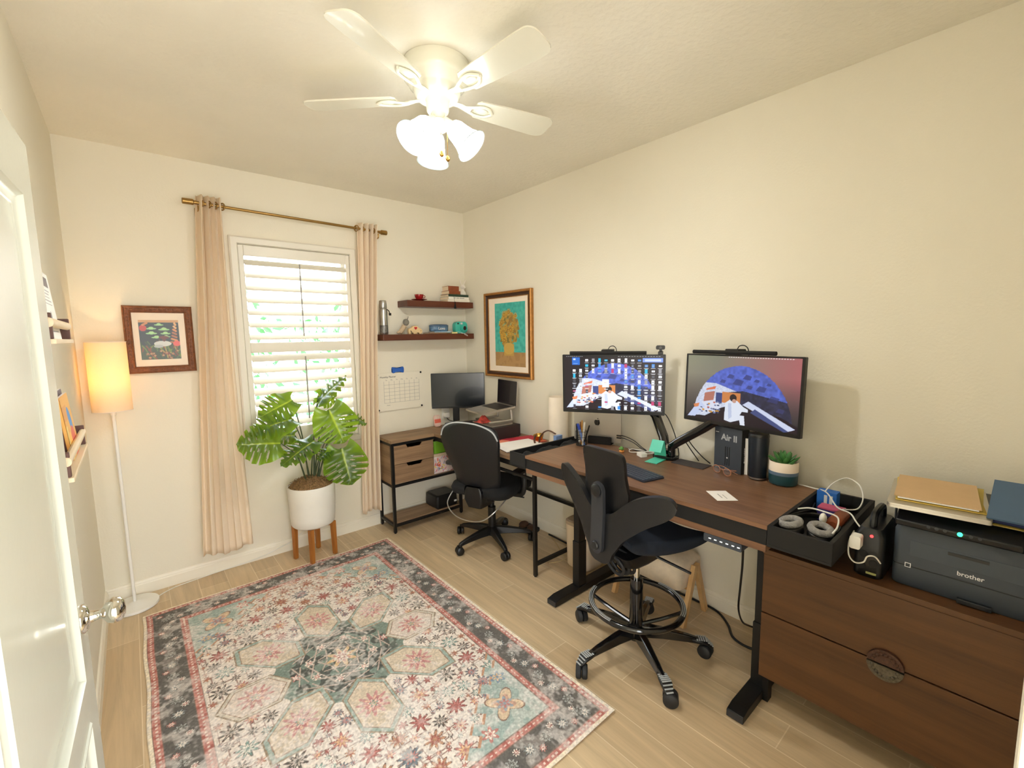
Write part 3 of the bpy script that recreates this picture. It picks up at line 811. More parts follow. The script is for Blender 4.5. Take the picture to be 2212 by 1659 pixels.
pf = T('framed_picture', 'tall gilt and dark brown frame with yellow floral print above the open laptop', 'picture', (-0.001, -0.65, 1.605))
bm = B(); picframe(bm, -0.957, -0.335, 1.237, 1.971, 0.06, [(0, 0), (0, -0.026), (0.006, -0.032), (0.018, -0.03), (0.022, -0.022), (0.022, 0)], lambda a, b, h: (h - 0.001, a, b)); O('picture_frame', bm, M['frameg'], pf, sm=30)
bm = B(); picframe(bm, -0.937, -0.355, 1.257, 1.951, 0.04, [(0, -0.002), (0, -0.024), (0.012, -0.014), (0.03, -0.012), (0.03, -0.002)], lambda a, b, h: (h - 0.001, a, b)); O('inner_frame', bm, M['framed'], pf, sm=30)
bm = B(); picframe(bm, -0.911, -0.381, 1.283, 1.925, 0.04, [(0, -0.002), (0, -0.016), (0.006, -0.016), (0.006, -0.002)], lambda a, b, h: (h - 0.001, a, b)); O('gilt_lip', bm, M['frameg'], pf, sm=30)
bm = B(); box(bm, -0.0115, -0.004, -0.912, -0.38, 1.282, 1.926); O('mount', bm, M['mat'], pf, sm=0)
# a plain loose bunch of yellow blooms on turquoise
cv = Cv(.40, .535, 330, (66, 178, 168))
nn = cv.noise(.02, 8); cv.put(nn > .6, (84, 190, 178), .6); cv.put(nn < .35, (56, 160, 150), .6)
cv.rect(0, 0, .40, .12, (176, 138, 88)); cv.put((cv.Y < .12) & (nn > .55), (160, 122, 76), .6)
rb = np.random.default_rng(21)
for i in range(190):
    a, q = rb.uniform(0, 6.28), rb.random() ** .5
    x, y = .19 + .125 * q * math.cos(a), .30 + .15 * q * math.sin(a)
    cv.ell(x, y, rb.uniform(.012, .03), rb.uniform(.008, .016), [(176, 140, 62), (150, 116, 60), (120, 116, 62), (190, 150, 70)][i % 4], .9, rb.uniform(0, 3))
for i in range(13):
    a, q = rb.uniform(0, 6.28), rb.random() ** .5
    x, y = .19 + .12 * q * math.cos(a), .33 + .15 * q * math.sin(a)
    cv.flower(x, y, rb.uniform(.026, .042), 9 + i % 4, (208, 166, 62), (140, 100, 52), i)
cv.poly([(.12, .09), (.25, .09), (.255, .19), (.12, .19)], (190, 154, 76)); cv.ell(.1875, .15, .07, .05, (204, 168, 84))
pic('print', cv.a, (-0.0122, -0.472, 1.335), (0, -.397, 0), (0, 0, .54), M['printg'], pf)
# ------------------------------------------------------------------ picture ledges on the left wall, and what stands on them
def ledge(label, y0, y1, z):
    t = T('picture_ledge', label, 'shelf', (-W + 0.001, (y0 + y1) / 2, z), group=None)
    for y in (y0, y1 - 0.014):
        bm = B(); box(bm, -W + 0.001, -2.617, y, y + 0.014, z + 0.012, z + 0.075); O('end_panel', bm, M['ledged'], t, sm=0, bevel=0.002)
    bm = B(); box(bm, -W + 0.001, -2.612, y0 - 0.008, y1 + 0.008, z, z + 0.012); O('shelf_board', bm, M['ledgew'], t, sm=0, bevel=0.002)
    bm = B(); tube(bm, [(-2.622, y0 - 0.004, z + 0.052), (-2.622, y1 + 0.004, z + 0.052)], 0.009, 12, smooth=1, flat=1.3); O('front_rail', bm, M['ledgew'], t)
    return t
ledge('cream and brown picture ledge on the side wall, the upper one', -2.06, -1.63, 1.6)
ledge('cream and brown picture ledge on the side wall, the lower one', -2.05, -1.56, 1.255)
def book_lean(name, label, y0, y1, z0, h, xb, lean, th, cover, arr=None, group=None, cat='book', mprint=None):
    """standing book whose cover faces the room (+x)"""
    t = T(name, label, cat, (xb, (y0 + y1) / 2, z0), rot=(0, -lean, 0), group=group)
    w = y1 - y0
    bm = B(); box(bm, -th, 0, -w / 2, w / 2, 0, h); O('cover', bm, cover, t, local=True, sm=0, bevel=0.0012)
    bm = B(); box(bm, -th + 0.0015, -0.0015, -w / 2 + 0.003, w / 2 + 0.0008, 0.002, h + 0.0006); O('pages', bm, M['paper'], t, local=True, sm=0)
    if arr is not None: pic('cover_print', arr, (0.0008, -w / 2, 0), (0, w, 0), (0, 0, h), M['print'], t, local=True)
    return t
cv = Cv(1, 1.4, 120, (244, 242, 238))
cv.rect(.08, 1.1, .85, 1.3, (120, 112, 112))
for k in range(5): cv.rect(.1, 1.0 - k * .07, random.uniform(.6, .85), 1.02 - k * .07, (170, 168, 172))
cv.ell(.5, .5, .05, .08, (150, 148, 150)); cv.rect(.1, .15, .8, .17, (170, 170, 175))
book_lean('booklet', 'white printed booklet on the upper picture ledge', -1.93, -1.705, 1.613, 0.185, -2.632, R(5), 0.004, M['paper'], cv.a[:, ::-1] if False else cv.a, cat='booklet')
book_lean('book', 'tan book behind the white booklet on the upper picture ledge', -2.0, -1.76, 1.613, 0.175, -2.648, R(5), 0.012, mat('tan_cover', (196, 142, 86), 0.6))
cv = Cv(1, 1.3, 120, (232, 176, 92))
cv.rect(0, .8, .5, 1.1, (222, 160, 90)); cv.ell(.62, .75, .16, .3, (96, 150, 206), rot=.3); cv.ell(.6, .28, .24, .34, (226, 112, 84)); cv.rect(0, 0, .16, .7, (238, 206, 120)); cv.ell(.25, .35, .15, .2, (244, 190, 90))
book_lean('book', 'yellow and orange book with blue shape on the lower picture ledge', -1.84, -1.64, 1.268, 0.18, -2.627, R(5), 0.008, mat('yellow_cover', (232, 178, 90), 0.55), cv.a)
cv = Cv(1, 1.3, 60, (232, 228, 226)); cv.rect(0, 0, 1, .3, (40, 110, 160)); cv.rect(0, 1.1, 1, 1.3, (110, 96, 104))
book_lean('book', 'white and blue book behind the orange one on the lower picture ledge', -1.75, -1.60, 1.268, 0.19, -2.641, R(5), 0.012, mat('grey_cover', (190, 180, 184), 0.55), cv.a)
book_lean('book', 'red topped book at the back of the lower picture ledge', -1.86, -1.68, 1.268, 0.225, -2.659, R(5), 0.010, mat('coral_cover', (206, 96, 74), 0.55))
# ------------------------------------------------------------------ plant on its stand
PX, PY = -1.557, -0.237
st = T('plant_stand', 'four-legged amber wood stand under the white planter', 'plant stand', (PX, PY, 0), rz=R(20))
for sx, sy in ((1, 1), (1, -1), (-1, 1), (-1, -1)):
    bm = B(); loft(bm, [[(sx * 0.095 + a * 0.013, sy * 0.095 + b * 0.013, 0.002) for a, b in ((-1, -1), (1, -1), (1, 1), (-1, 1))], [(sx * 0.092 + a * 0.016, sy * 0.092 + b * 0.016, 0.256) for a, b in ((-1, -1), (1, -1), (1, 1), (-1, 1))]])
    bm.transform(Matrix.Rotation(0, 4, 'Z')); O('leg', bm, M['standw'], st, local=True, sm=0, bevel=0.003)
for a in (45, -45):
    bm = B(); box(bm, -0.125, 0.125, -0.012, 0.012, 0.228, 0.256, Matrix.Rotation(R(a), 4, 'Z')); O('cross_rail', bm, M['standw'], st, local=True, sm=0, bevel=0.002)
pl = T('potted_monstera', 'split-leaf monstera in a white planter in front of the window', 'potted plant', (PX, PY, 0.258))
bm = B(); lathe(bm, [(0.135, 0.0), (0.146, 0.012), (0.151, 0.06), (0.157, 0.2), (0.16, 0.292), (0.157, 0.297), (0.151, 0.295), (0.148, 0.24), (0.02, 0.236)], seg=56); O('planter', bm, M['potw'], pl, local=True, sm=50)
bm = B()
def mossf(u, v):
    a = u * 2 * PI; r = 0.147 * v
    return (r * math.cos(a), r * math.sin(a), 0.285 + 0.055 * (1 - v * v) + 0.012 * math.sin(9 * a + 5 * v) * v * (1 - v) * 3 + random.uniform(-0.006, 0.006))
sheet(bm, 60, 12, mossf)
for k in range(160):
    a, r = random.uniform(0, 6.28), 0.14 * random.random() ** .5
    z = 0.29 + 0.055 * (1 - (r / .147) ** 2); x, y = r * math.cos(a), r * math.sin(a); b = random.uniform(0, 6.28); l = random.uniform(.012, .03)
    tube(bm, [(x, y, z), (x + l * math.cos(b) * .5, y + l * math.sin(b) * .5, z + .012), (x + l * math.cos(b), y + l * math.sin(b), z + random.uniform(-.004, .01))], .0016, 4, smooth=3)
O('moss', bm, M['moss'], pl, local=True, sm=60)
NL = NT('monstera_leaf')
pd = NL.n('ShaderNodeBsdfPrincipled'); pd.inputs['Roughness'].default_value = 0.26
tcn = NL.n('ShaderNodeTexCoord'); nz = NL.n('ShaderNodeTexNoise', Scale=14.0, Detail=3.0); NL.l(tcn, 'Object', nz, 'Vector')
vc = NL.n('ShaderNodeVertexColor', layer_name='Col'); NL.l(vc, 'Color', pd, 'Base Color')
tr = NL.n('ShaderNodeBsdfTranslucent'); tr.inputs['Color'].default_value = rgb((176, 200, 40)); mxs = NL.n('ShaderNodeMixShader'); mxs.inputs['Fac'].default_value = 0.3
NL.l(pd, 'BSDF', mxs, 1); NL.l(tr, 'BSDF', mxs, 2); NL.l(mxs, 'Shader', NL.out, 'Surface')
def leaf(base, tip, nrm, width, droop, seed):
    rg = random.Random(seed); rgk = rg.random()
    base, tip, nrm = Vector(base), Vector(tip), Vector(nrm)
    d = tip - base; L = d.length; d.normalize(); s = d.cross(nrm).normalized(); n = s.cross(d).normalized()
    bm = B(); cl = bm.loops.layers.float_color.new('Col') if False else bm.verts.layers.float_color.new('Col')
    NS, NK = 110, 14
    notch = [(0.22 + .03 * rg.random(), .0), (0.40 + .02 * rg.random(), .55), (0.57 + .03 * rg.random(), .62), (0.74 + .02 * rg.random(), .45)]
    hole = [(notch[0][0], .34, .9), ((notch[0][0] + notch[1][0]) / 2, .22, .42), ((notch[1][0] + notch[2][0]) / 2, .2, .45), ((notch[2][0] + notch[3][0]) / 2, .22, .5)]
    def w(t):
        return width * 0.5 * (math.sin(PI * min(1, (t * 0.94 + 0.06)) ** 0.72) ** 0.85)
    cols = {}
    rows = {}
    for sd in (1, -1):
        for i in range(NS + 1):
            t = i / NS
            ww = w(t) * 1.28; cut = 1.0
            for (c, dep) in notch:
                cc = c + (0.03 if sd > 0 else -0.01)
                g = max(0.0, 1 - abs(t - cc) / 0.03)
                cut = min(cut, 1 - dep * min(1, g * 1.8))
            for k in range(NK + 1):
                if k == 0 and sd == -1: rows[(sd, i, k)] = rows[(1, i, 0)]; continue
                f = k / NK * cut
                sh = 0.30 * f * ww * 1.0 - 0.62 * f * f * width * 0.5 * max(0, 1 - t * 4)
                pos = base + d * (t * L + sh) + s * (sd * f * ww)
                rip = 0.010 * math.sin(t * 34 + sd) * f
                pos = pos + n * (0.16 * f * ww - 0.22 * f * f * ww - droop * L * t * t + rip)
                v = bm.verts.new(pos)
                vein = .9 * math.exp(-(f / 0.03) ** 2) * (1 - 0.5 * t) + 0.16 * max(0, 1 - min(abs(t - c - .075) for c, _ in notch) / .012) * (1 - f)
                e_ = f ** 3 * (.4 + .6 * rgk)
                gcol = np.array(lin_t((30, 74, 34))) * (1 - e_) + np.array(lin_t((112, 150, 32))) * e_
                yel = np.array(lin_t((188, 206, 70)))
                vein = min(1, vein)
                c3 = gcol * (1 - vein) + yel * vein
                v[cl] = (c3[0], c3[1], c3[2], 1)
                rows[(sd, i, k)] = v
        for i in range(NS):
            for k in range(NK):
                tm_, fm_ = (i + .5) / NS, (k + .5) / NK
                if any(abs(tm_ - hc - (.03 if sd > 0 else -.01)) < .017 * math.sin(PI * (fm_ - lo_) / (hi_ - lo_)) ** .5 for hc, lo_, hi_ in hole if lo_ < fm_ < hi_): continue
                a, b, c, e = rows[(sd, i, k)], rows[(sd, i + 1, k)], rows[(sd, i + 1, k + 1)], rows[(sd, i, k + 1)]
                try: bm.faces.new((a, b, c, e) if sd > 0 else (e, c, b, a))
                except ValueError: pass
    return bm
def lin_t(c): return [lin(v) for v in c]
# base xyz, tip xyz, facing, width, droop
LV = [
 ((-1.36, -0.34, 0.80), (-1.325, -0.40, 0.53), (-.25, -1, .25), .25, -.02),
 ((-1.42, -0.30, 1.09), (-1.345, -0.36, 0.84), (-.25, -.85, .55), .255, .02),
 ((-1.47, -0.22, 1.13), (-1.275, -0.24, 1.335), (-.5, -.25, .75), .15, .10),
 ((-1.25, -0.20, 1.01), (-1.10, -0.22, 0.96), (.0, -.3, 1), .15, .25),
 ((-1.635, -0.20, 1.17), (-1.86, -0.24, 1.09), (-.1, -.75, .65), .185, .12),
 ((-1.66, -0.28, 1.05), (-1.935, -0.30, 1.02), (.05, -.45, .9), .21, .2),
 ((-1.76, -0.34, 0.905), (-2.015, -0.36, 0.945), (-.15, -.9, .45), .215, .06),
 ((-1.56, -0.40, 0.90), (-1.80, -0.46, 0.80), (-.1, -.4, .9), .17, .12),
 ((-1.62, -0.15, 0.905), (-1.80, -0.16, 0.93), (0, -.6, .8), .13, .1),
 ((-1.32, -0.17, 0.95), (-1.20, -0.17, 0.935), (.1, -.6, .8), .10, .15),
 ((-1.43, -0.30, 0.80), (-1.53, -0.33, 0.745), (-.2, -.4, .9), .10, .1),
 ((-1.45, -0.17, 1.18), (-1.33, -0.19, 1.13), (0, -.8, .6), .13, .1),
]
for i, (b, t, n, w_, dr) in enumerate(LV):
    bm = leaf(b, t, n, w_, dr, i)
    lo = O('leaf', bm, NL.m, pl, sm=180)
    b = Vector(b); root = Vector((PX + (b.x - PX) * 0.14 + 0.004 * (i % 3), PY + 0.01 * ((i * 5) % 3 - 1), 0.55))
    mid = root.lerp(b, 0.55) + Vector((-(b.x - PX) * 0.12, 0.0, 0.05))
    bm = B(); tube(bm, [root, root.lerp(mid, .5) + Vector((0, 0, .02)), mid, b], 0.0065, 8, r1=0.003)
    O('stalk', bm, M['stem'], pl)
# ------------------------------------------------------------------ floating shelves and their things
bm = B(); box(bm, -0.70, -0.03, -0.175, -0.001, 1.852, 1.905); s1 = O('floating_shelf', bm, M['shelfw'], sm=0, bevel=0.003, loc=(-0.365, 0, 1.852)); tag(s1, 'short dark wood floating shelf in the corner, the upper one', 'shelf')
bm = B(); box(bm, -0.922, -0.03, -0.175, -0.001, 1.572, 1.622); s2 = O('floating_shelf', bm, M['shelfw'], sm=0, bevel=0.003, loc=(-0.49, 0, 1.572)); tag(s2, 'long dark wood floating shelf, the lower one', 'shelf')
ZU, ZL = 1.906, 1.623
bm = B(); lathe(bm, [(0.028, 0), (0.032, 0.003), (0.066, 0.011), (0.068, 0.014), (0.03, 0.008), (0.001, 0.006)], (-0.545, -0.1, ZU), seg=36); o = O('saucer', bm, M['cupred'], sm=40, loc=(-0.545, -0.1, ZU)); tag(o, 'dark red saucer under the cup on the upper shelf', 'saucer')
t = T('teacup', 'small glossy red cup on its saucer on the upper shelf', 'cup', (-0.545, -0.1, ZU + 0.0125))
bm = B(); lathe(bm, [(0.022, 0), (0.026, 0.004), (0.036, 0.02), (0.04, 0.042), (0.038, 0.042), (0.033, 0.02), (0.02, 0.006)], seg=30); O('bowl', bm, M['cupred'], t, local=True, sm=40)
bm = B(); tube(bm, [(0.037, 0, 0.034), (0.054, 0, 0.034), (0.056, 0, 0.02), (0.034, 0, 0.012)], 0.003, 8); O('handle', bm, M['cupred'], t, local=True)
def flatbook(label, x0, x1, y0, y1, z0, th, cover, spine_txt=None, ang=0, tm=None, spine_side='front', name='book', group=None):
    cxx, cyy = (x0 + x1) / 2, (y0 + y1) / 2
    t = T(name, label, 'book', (cxx, cyy, z0), rz=R(ang), group=group)
    hx, hy = (x1 - x0) / 2, (y1 - y0) / 2
    bm = B()
    box(bm, -hx, hx, -hy, hy, 0, 0.002); box(bm, -hx, hx, -hy, hy, th - 0.002, th); box(bm, -hx, hx, -hy, -hy + 0.003, 0.002, th - 0.002)
    O('cover', bm, cover, t, local=True, sm=0, bevel=0.0008)
    bm = B(); box(bm, -hx + 0.004, hx - 0.004, -hy + 0.0031, hy - 0.004, 0.0021, th - 0.0021); O('pages', bm, mat('page_block', (226, 206, 176), 0.85, var=0.05, vs=200), t, local=True, sm=0)
    if spine_txt: text('spine_lettering', spine_txt, th * 0.62, tm or M['inkdark'], t, basis((0, -hy - 0.0006, th / 2), (1, 0, 0), (0, 0, 1)))
    return t
BX = -0.175
flatbook('white paperback at the bottom of the stack on the upper shelf', BX - .115, BX + .115, -.165, -.015, ZU, .021, mat('white_cover', (232, 226, 212), .5), ang=-2)
flatbook('white book with bold dark spine lettering, second from the bottom of the stack', BX - .115, BX + .105, -.165, -.015, ZU + .0215, .023, mat('white_cover_two', (238, 234, 224), .5), 'ART AND DESIGN', 1)
flatbook('dark green book under the leather volumes in the shelf stack', BX - .11, BX + .105, -.16, -.02, ZU + .045, .022, mat('green_cover', (38, 62, 46), .5), ang=0)
flatbook('worn brown leather book on top of the green book', BX - .105, BX + .02, -.155, -.03, ZU + .0675, .03, M['leather'], ang=3)
flatbook('thick brown leather volume topping the shelf stack', BX - .1, BX + .01, -.15, -.035, ZU + .098, .042, M['leather'], ang=-2)
tt = T('bookmark_tassel', 'black tassel hanging from the book stack over the upper shelf edge', 'tassel', (-0.235, -0.178, ZU - 0.06))
bm = B(); tube(bm, [(-0.235, -0.158, ZU + 0.0445), (-0.235, -0.172, ZU + 0.04), (-0.235, -0.179, ZU), (-0.236, -0.18, ZU - 0.01)], 0.0013, 6); O('string', bm, M['cordb'], tt)
bm = B(); lathe(bm, [(0.001, 0.012), (0.004, 0.008), (0.0035, 0), (0.011, -0.045), (0.009, -0.05), (0.001, -0.05)], (-0.236, -0.188, ZU - 0.012), seg=14); O('fringe', bm, M['blackfab'], tt, sm=50)
t = T('figurine', 'white figurine with two raised ears behind the book stack', 'figurine', (-0.065, -0.06, ZU))
bm = B(); lathe(bm, [(0.03, 0), (0.034, 0.01), (0.03, 0.04), (0.034, 0.075), (0.028, 0.1), (0.016, 0.118), (0.015, 0.13), (0.001, 0.132)], seg=24); O('body', bm, M['whitemat'], t, local=True, sm=60)
bm = B(); sphere(bm, (0, -0.006, 0.148), 0.024, sc=(.85, 1.1, 1)); sphere(bm, (0, -0.03, 0.142), 0.011); O('head', bm, M['whitemat'], t, local=True, sm=80)
for s in (-1, 1):
    bm = B(); tube(bm, [(s * .01, 0, .165), (s * .024, 0, .19), (s * .034, -.002, .215)], .006, 8, r1=.003); O('ear', bm, M['whitemat'], t, local=True)
t = T('thermos', 'slim steel thermos flask on the lower shelf by the curtain', 'thermos', (-0.878, -0.1, ZL))
bm = B(); lathe(bm, [(0.03, 0), (0.033, 0.004), (0.033, 0.19), (0.029, 0.205), (0.027, 0.21)], seg=28); O('body', bm, M['steel'], t, local=True, sm=40)
bm = B(); lathe(bm, [(0.029, 0.211), (0.031, 0.214), (0.028, 0.27), (0.024, 0.275), (0.001, 0.276)], seg=28); O('lid', bm, M['steel'], t, local=True, sm=40)
bm = B(); tube(bm, [(.031, 0, .205), (.05, 0, .19), (.056, 0, .165)], .004, 8); box(bm, .05, .066, -.008, .008, .155, .175); O('clip', bm, M['blackp'], t, local=True, sm=30)
cvm = mat('etched_band', (120, 118, 116), .4, .6, var=.35, vs=70)
bm = B(); lathe(bm, [(0.0334, 0.015), (0.0334, 0.075)], seg=28, cap0=False, cap1=False); O('etching', bm, cvm, t, local=True, sm=60)
gr = mat('grey_felt', (128, 124, 114), .9, var=.1); bg = mat('beige_felt', (190, 168, 140), .9, var=.08)
t = T('animal_figurine', 'grey and beige animal figurine leaning behind the wooden one', 'figurine', (-0.715, -0.1, ZL))
bm = B(); tube(bm, [(-0.025, 0, .012), (-.005, 0, .035), (.02, 0, .07)], .018, 14, r1=.02); sphere(bm, (-.03, 0, .014), .015, sc=(1.5, .9, .9)); O('body', bm, bg, t, local=True, sm=80)
bm = B(); sphere(bm, (.034, -.004, .1), .027, sc=(1, .9, 1.05)); O('head', bm, gr, t, local=True, sm=80)
bm = B(); tube(bm, [(.046, 0, .118), (.056, 0, .136), (.06, 0, .15)], .0045, 8, r1=.002); O('horn', bm, gr, t, local=True)
bm = B(); sphere(bm, (.012, -.014, .112), .012, sc=(.6, .4, 1)); O('ear', bm, gr, t, local=True, sm=80)
t = T('wooden_animal', 'pale wooden animal figurine with a red heart on the lower shelf', 'figurine', (-0.60, -0.105, ZL))
P_ = [(-.062, 0), (-.066, .03), (-.058, .048), (-.04, .052), (-.022, .068), (0, .072), (.02, .066), (.036, .05), (.054, .046), (.066, .03), (.064, .01), (.052, 0), (.034, 0), (.03, .012), (.012, .012), (.008, 0), (-.02, 0), (-.024, .012), (-.044, .012), (-.046, 0)]
bm = B(); prism(bm, P_, -.014, .014, XZ); O('body', bm, mat('light_beech', (224, 196, 148), .5, var=.06), t, local=True, sm=30, bevel=.003)
hp = [(0.0, -.014), (.013, 0), (.013, .008), (.006, .012), (0, .007), (-.006, .012), (-.013, .008), (-.013, 0)]
bm = B(); prism(bm, [(a + .0, b + .05) for a, b in hp], -.0165, -.014, XZ); O('heart', bm, mat('heart_red', (186, 30, 40), .4), t, local=True, sm=0, label='red heart')
for s in (-.05, .05):
    bm = B(); sphere(bm, (s, -.0142, .028), .003); O('eye', bm, M['blackp'], t, local=True, sm=80)
flatbook('brown notebook under the blue tin on the lower shelf', -.49, -.31, -.155, -.04, ZL, .011, mat('kraft_cover', (150, 112, 82), .7), name='notebook')
flatbook('pale blue and white notebook under the blue tin', -.44, -.27, -.16, -.05, ZL + .0115, .008, mat('pale_blue_cover', (176, 206, 222), .6), name='notebook')
flatbook('pale yellow notebook beside the turquoise camera', -.262, -.205, -.165, -.05, ZL, .014, mat('pale_yellow_cover', (226, 214, 150), .6), name='notebook')
t = T('trinket_tin', 'blue patterned oval tin on top of the notebooks', 'tin', (-.36, -.1, ZL + .02))
bluet = mat('blue_patterned', (86, 118, 148), .4, var=.35, vs=50)
def oval(rx, ry, z): return [(rx * math.cos(2 * PI * i / 36), ry * math.sin(2 * PI * i / 36), z) for i in range(36)]
bm = B(); loft(bm, [oval(.08, .045, 0), oval(.092, .05, .008), oval(.094, .052, .038), oval(.09, .05, .043)]); O('body', bm, bluet, t, local=True, sm=40)
bm = B(); loft(bm, [oval(.095, .053, .0435), oval(.095, .053, .054), oval(.082, .045, .062), oval(.03, .018, .064)]); O('lid', bm, mat('blue_lid', (70, 96, 124), .4, var=.2, vs=40), t, local=True, sm=40)
text('tin_lettering', 'Love', .036, M['lettering'], t, basis((-.002, -.0545, .026), (1, 0, 0), (0, 0, 1)))
t = T('instant_camera', 'turquoise instant camera on the lower shelf', 'camera', (-.135, -.1, ZL))
bm = B(); prism(bm, rrect(-.066, .066, .002, .108, .034), -.028, .022, XZ); O('body', bm, M['camteal'], t, local=True, sm=30, bevel=.008, bseg=3)
bm = B(); lathe(bm, [(.034, 0), (.034, .012), (.028, .014), (.028, .028), (.022, .03), (.02, .024), (.001, .024)], (.02, -.028, .048), (0, -1, 0), 30); le = O('lens_barrel', bm, M['camteal'], t, local=True, sm=40)
bm = B(); lathe(bm, [(.019, 0), (.012, .004), (.001, .0045)], (.02, -.0525, .048), (0, -1, 0), 24); O('lens', bm, M['blackg'], le, local=True, sm=60)
bm = B(); box(bm, -.012, .012, -.031, -.027, .082, .1); O('flash', bm, M['lettering'], t, local=True, sm=0, bevel=.002)
bm = B(); box(bm, -.045, -.03, -.031, -.027, .084, .098); O('viewfinder', bm, M['blackg'], t, local=True, sm=0, bevel=.002)
bm = B(); tube(bm, [(-.05, -.02, .02), (-.02, -.07, .004), (.02, -.082, -.012), (.03, -.08, -.022), (.022, -.081, -.02), (-.03, -.066, .006)], .0016, 6); O('wrist_strap', bm, M['cordw'], t, local=True)
# ------------------------------------------------------------------ wall planner and bone-shaped eraser
t = T('wall_planner', 'clear sheet wall planner with a month grid beside the black monitor', 'planner', (-.69, -.012, .975))
bm = B(); box(bm, -.93, -.505, -.016, -.013, .975, 1.295); O('sheet', bm, M['acrylic'], t, sm=0)
bm = B()
for k in range(8): x = -.865 + k * .0475; box(bm, x - .0009, x + .0009, -.0168, -.0162, 1.04, 1.225)
for k in range(6): z = 1.04 + k * .031; box(bm, -.866, -.5315, -.0168, -.0162, z - .0009, z + .0009)
O('grid_lines', bm, M['inklight'], t, sm=0)
text('planner_title', 'Monthly Planner', .022, M['inkdark'], t, basis((-.825, -.0165, 1.262), (1, 0, 0), (0, 0, 1)), local=False)
for k, s in enumerate(('Su', 'Mo', 'Tu', 'We', 'Th', 'Fr', 'Sa')):
    text('weekday', s, .014, M['inklight'], t, basis((-.841 + k * .0475, -.0165, 1.236), (1, 0, 0), (0, 0, 1)), local=False)
text('notes_heading', 'Notes', .012, M['inklight'], t, basis((-.83, -.0165, 1.02), (1, 0, 0), (0, 0, 1)), local=False)
for x in (-.92, -.514):
    for z in (.985, 1.285):
        bm = B(); cyl(bm, (x, -.001, z), (x, -.022, z), .008, seg=16); O('standoff', bm, M['black'], t)
bp = [(-.05, -.012), (-.045, -.024), (-.032, -.022), (-.022, -.015), (.022, -.015), (.032, -.022), (.045, -.024), (.05, -.012), (.046, 0), (.05, .012), (.045, .024), (.032, .022), (.022, .015), (-.022, .015), (-.032, .022), (-.045, .024), (-.05, .012), (-.046, 0)]
bm = B(); prism(bm, [(a * 1.08 - .73, b * 1.1 + 1.318) for a, b in bp], -.02, -.001, XZ); o = O('board_eraser', bm, M['bone'], sm=30, bevel=.004, loc=(-.73, -.001, 1.318)); tag(o, 'blue bone-shaped eraser stuck on the wall above the planner', 'eraser')
# ------------------------------------------------------------------ corner desk (rustic oak top on a black tube frame)
DZ = 0.776
ld = T('corner_desk', 'L-shaped rustic oak corner desk with two drawers and black frame', 'desk', (-.45, -.5, 0))
bm = B(); box(bm, -.56, -.022, -1.55, -.016, .751, DZ); O('desktop', bm, M['oakgreyY'], ld, sm=0, bevel=.0015)
bm = B(); box(bm, -.957, -.5605, -.297, -.016, .751, DZ); O('return_top', bm, M['oakgrey'], ld, sm=0, bevel=.0015)
def post(bm, x, y, z0, z1, s=.011): box(bm, x - s, x + s, y - s, y + s, z0, z1)
for x, y in ((-.945, -.284), (-.945, -.034), (-.546, -1.53), (-.036, -1.53), (-.30, -.284), (-.036, -.034)):
    bm = B(); post(bm, x, y, .008, .75); 
    cyl(bm, (x, y, .001), (x, y, .008), .01, seg=12); O('leg', bm, M['black'], ld, sm=0)
bm = B()
box(bm, -.934, -.311, -.295, -.273, .729, .75); box(bm, -.934, -.311, -.295, -.273, .386, .404); box(bm, -.934, -.311, -.295, -.273, .055, .073)
box(bm, -.934, -.05, -.045, -.023, .729, .75); box(bm, -.956, -.934, -.273, -.045, .386, .404); box(bm, -.956, -.934, -.273, -.045, .055, .073); box(bm, -.956, -.934, -.273, -.045, .729, .75)
box(bm, -.557, -.535, -1.519, -.297, .715, .75); box(bm, -.047, -.025, -1.519, -.045, .715, .75); box(bm, -.047, -.025, -1.519, -.045, .31, .332)
box(bm, -.535, -.047, -1.541, -1.519, .075, .097); box(bm, -.535, -.047, -1.541, -1.519, .729, .75); box(bm, -.557, -.535, -1.519, -.9, .655, .67)
O('frame', bm, M['black'], ld, sm=0)
bm = B(); box(bm, -.934, -.311, -.271, -.047, .404, .412); O('shelf', bm, M['oakgrey'], ld, sm=0)
bm = B(); box(bm, -.934, -.311, -.271, -.047, .06, .082); O('shelf', bm, M['oakgrey'], ld, sm=0)
bm = B(); box(bm, -.95, -.935, -.272, -.046, .405, .728); O('side_panel', bm, M['oakgreyY'], ld, sm=0)
bm = B(); box(bm, -.575, -.562, -.28, -.046, .413, .728); O('divider', bm, M['oakgreyY'], ld, sm=0)
for z0, z1 in ((.575, .727), (.414, .571)):
    cxm = -.755
    pts = [(-.932, z0), (-.578, z0), (-.578, z1), (cxm + .075, z1), (cxm + .055, z1 - .026), (cxm - .055, z1 - .026), (cxm - .075, z1), (-.932, z1)]
    bm = B(); prism(bm, pts, -.297, -.281, XZ); fr = O('drawer', bm, M['oakgrey'], ld, sm=0)
    bm = B(); box(bm, -.925, -.585, -.279, -.06, z0 + .005, z1 - .03); O('drawer_box', bm, M['blackm'], fr, sm=0)
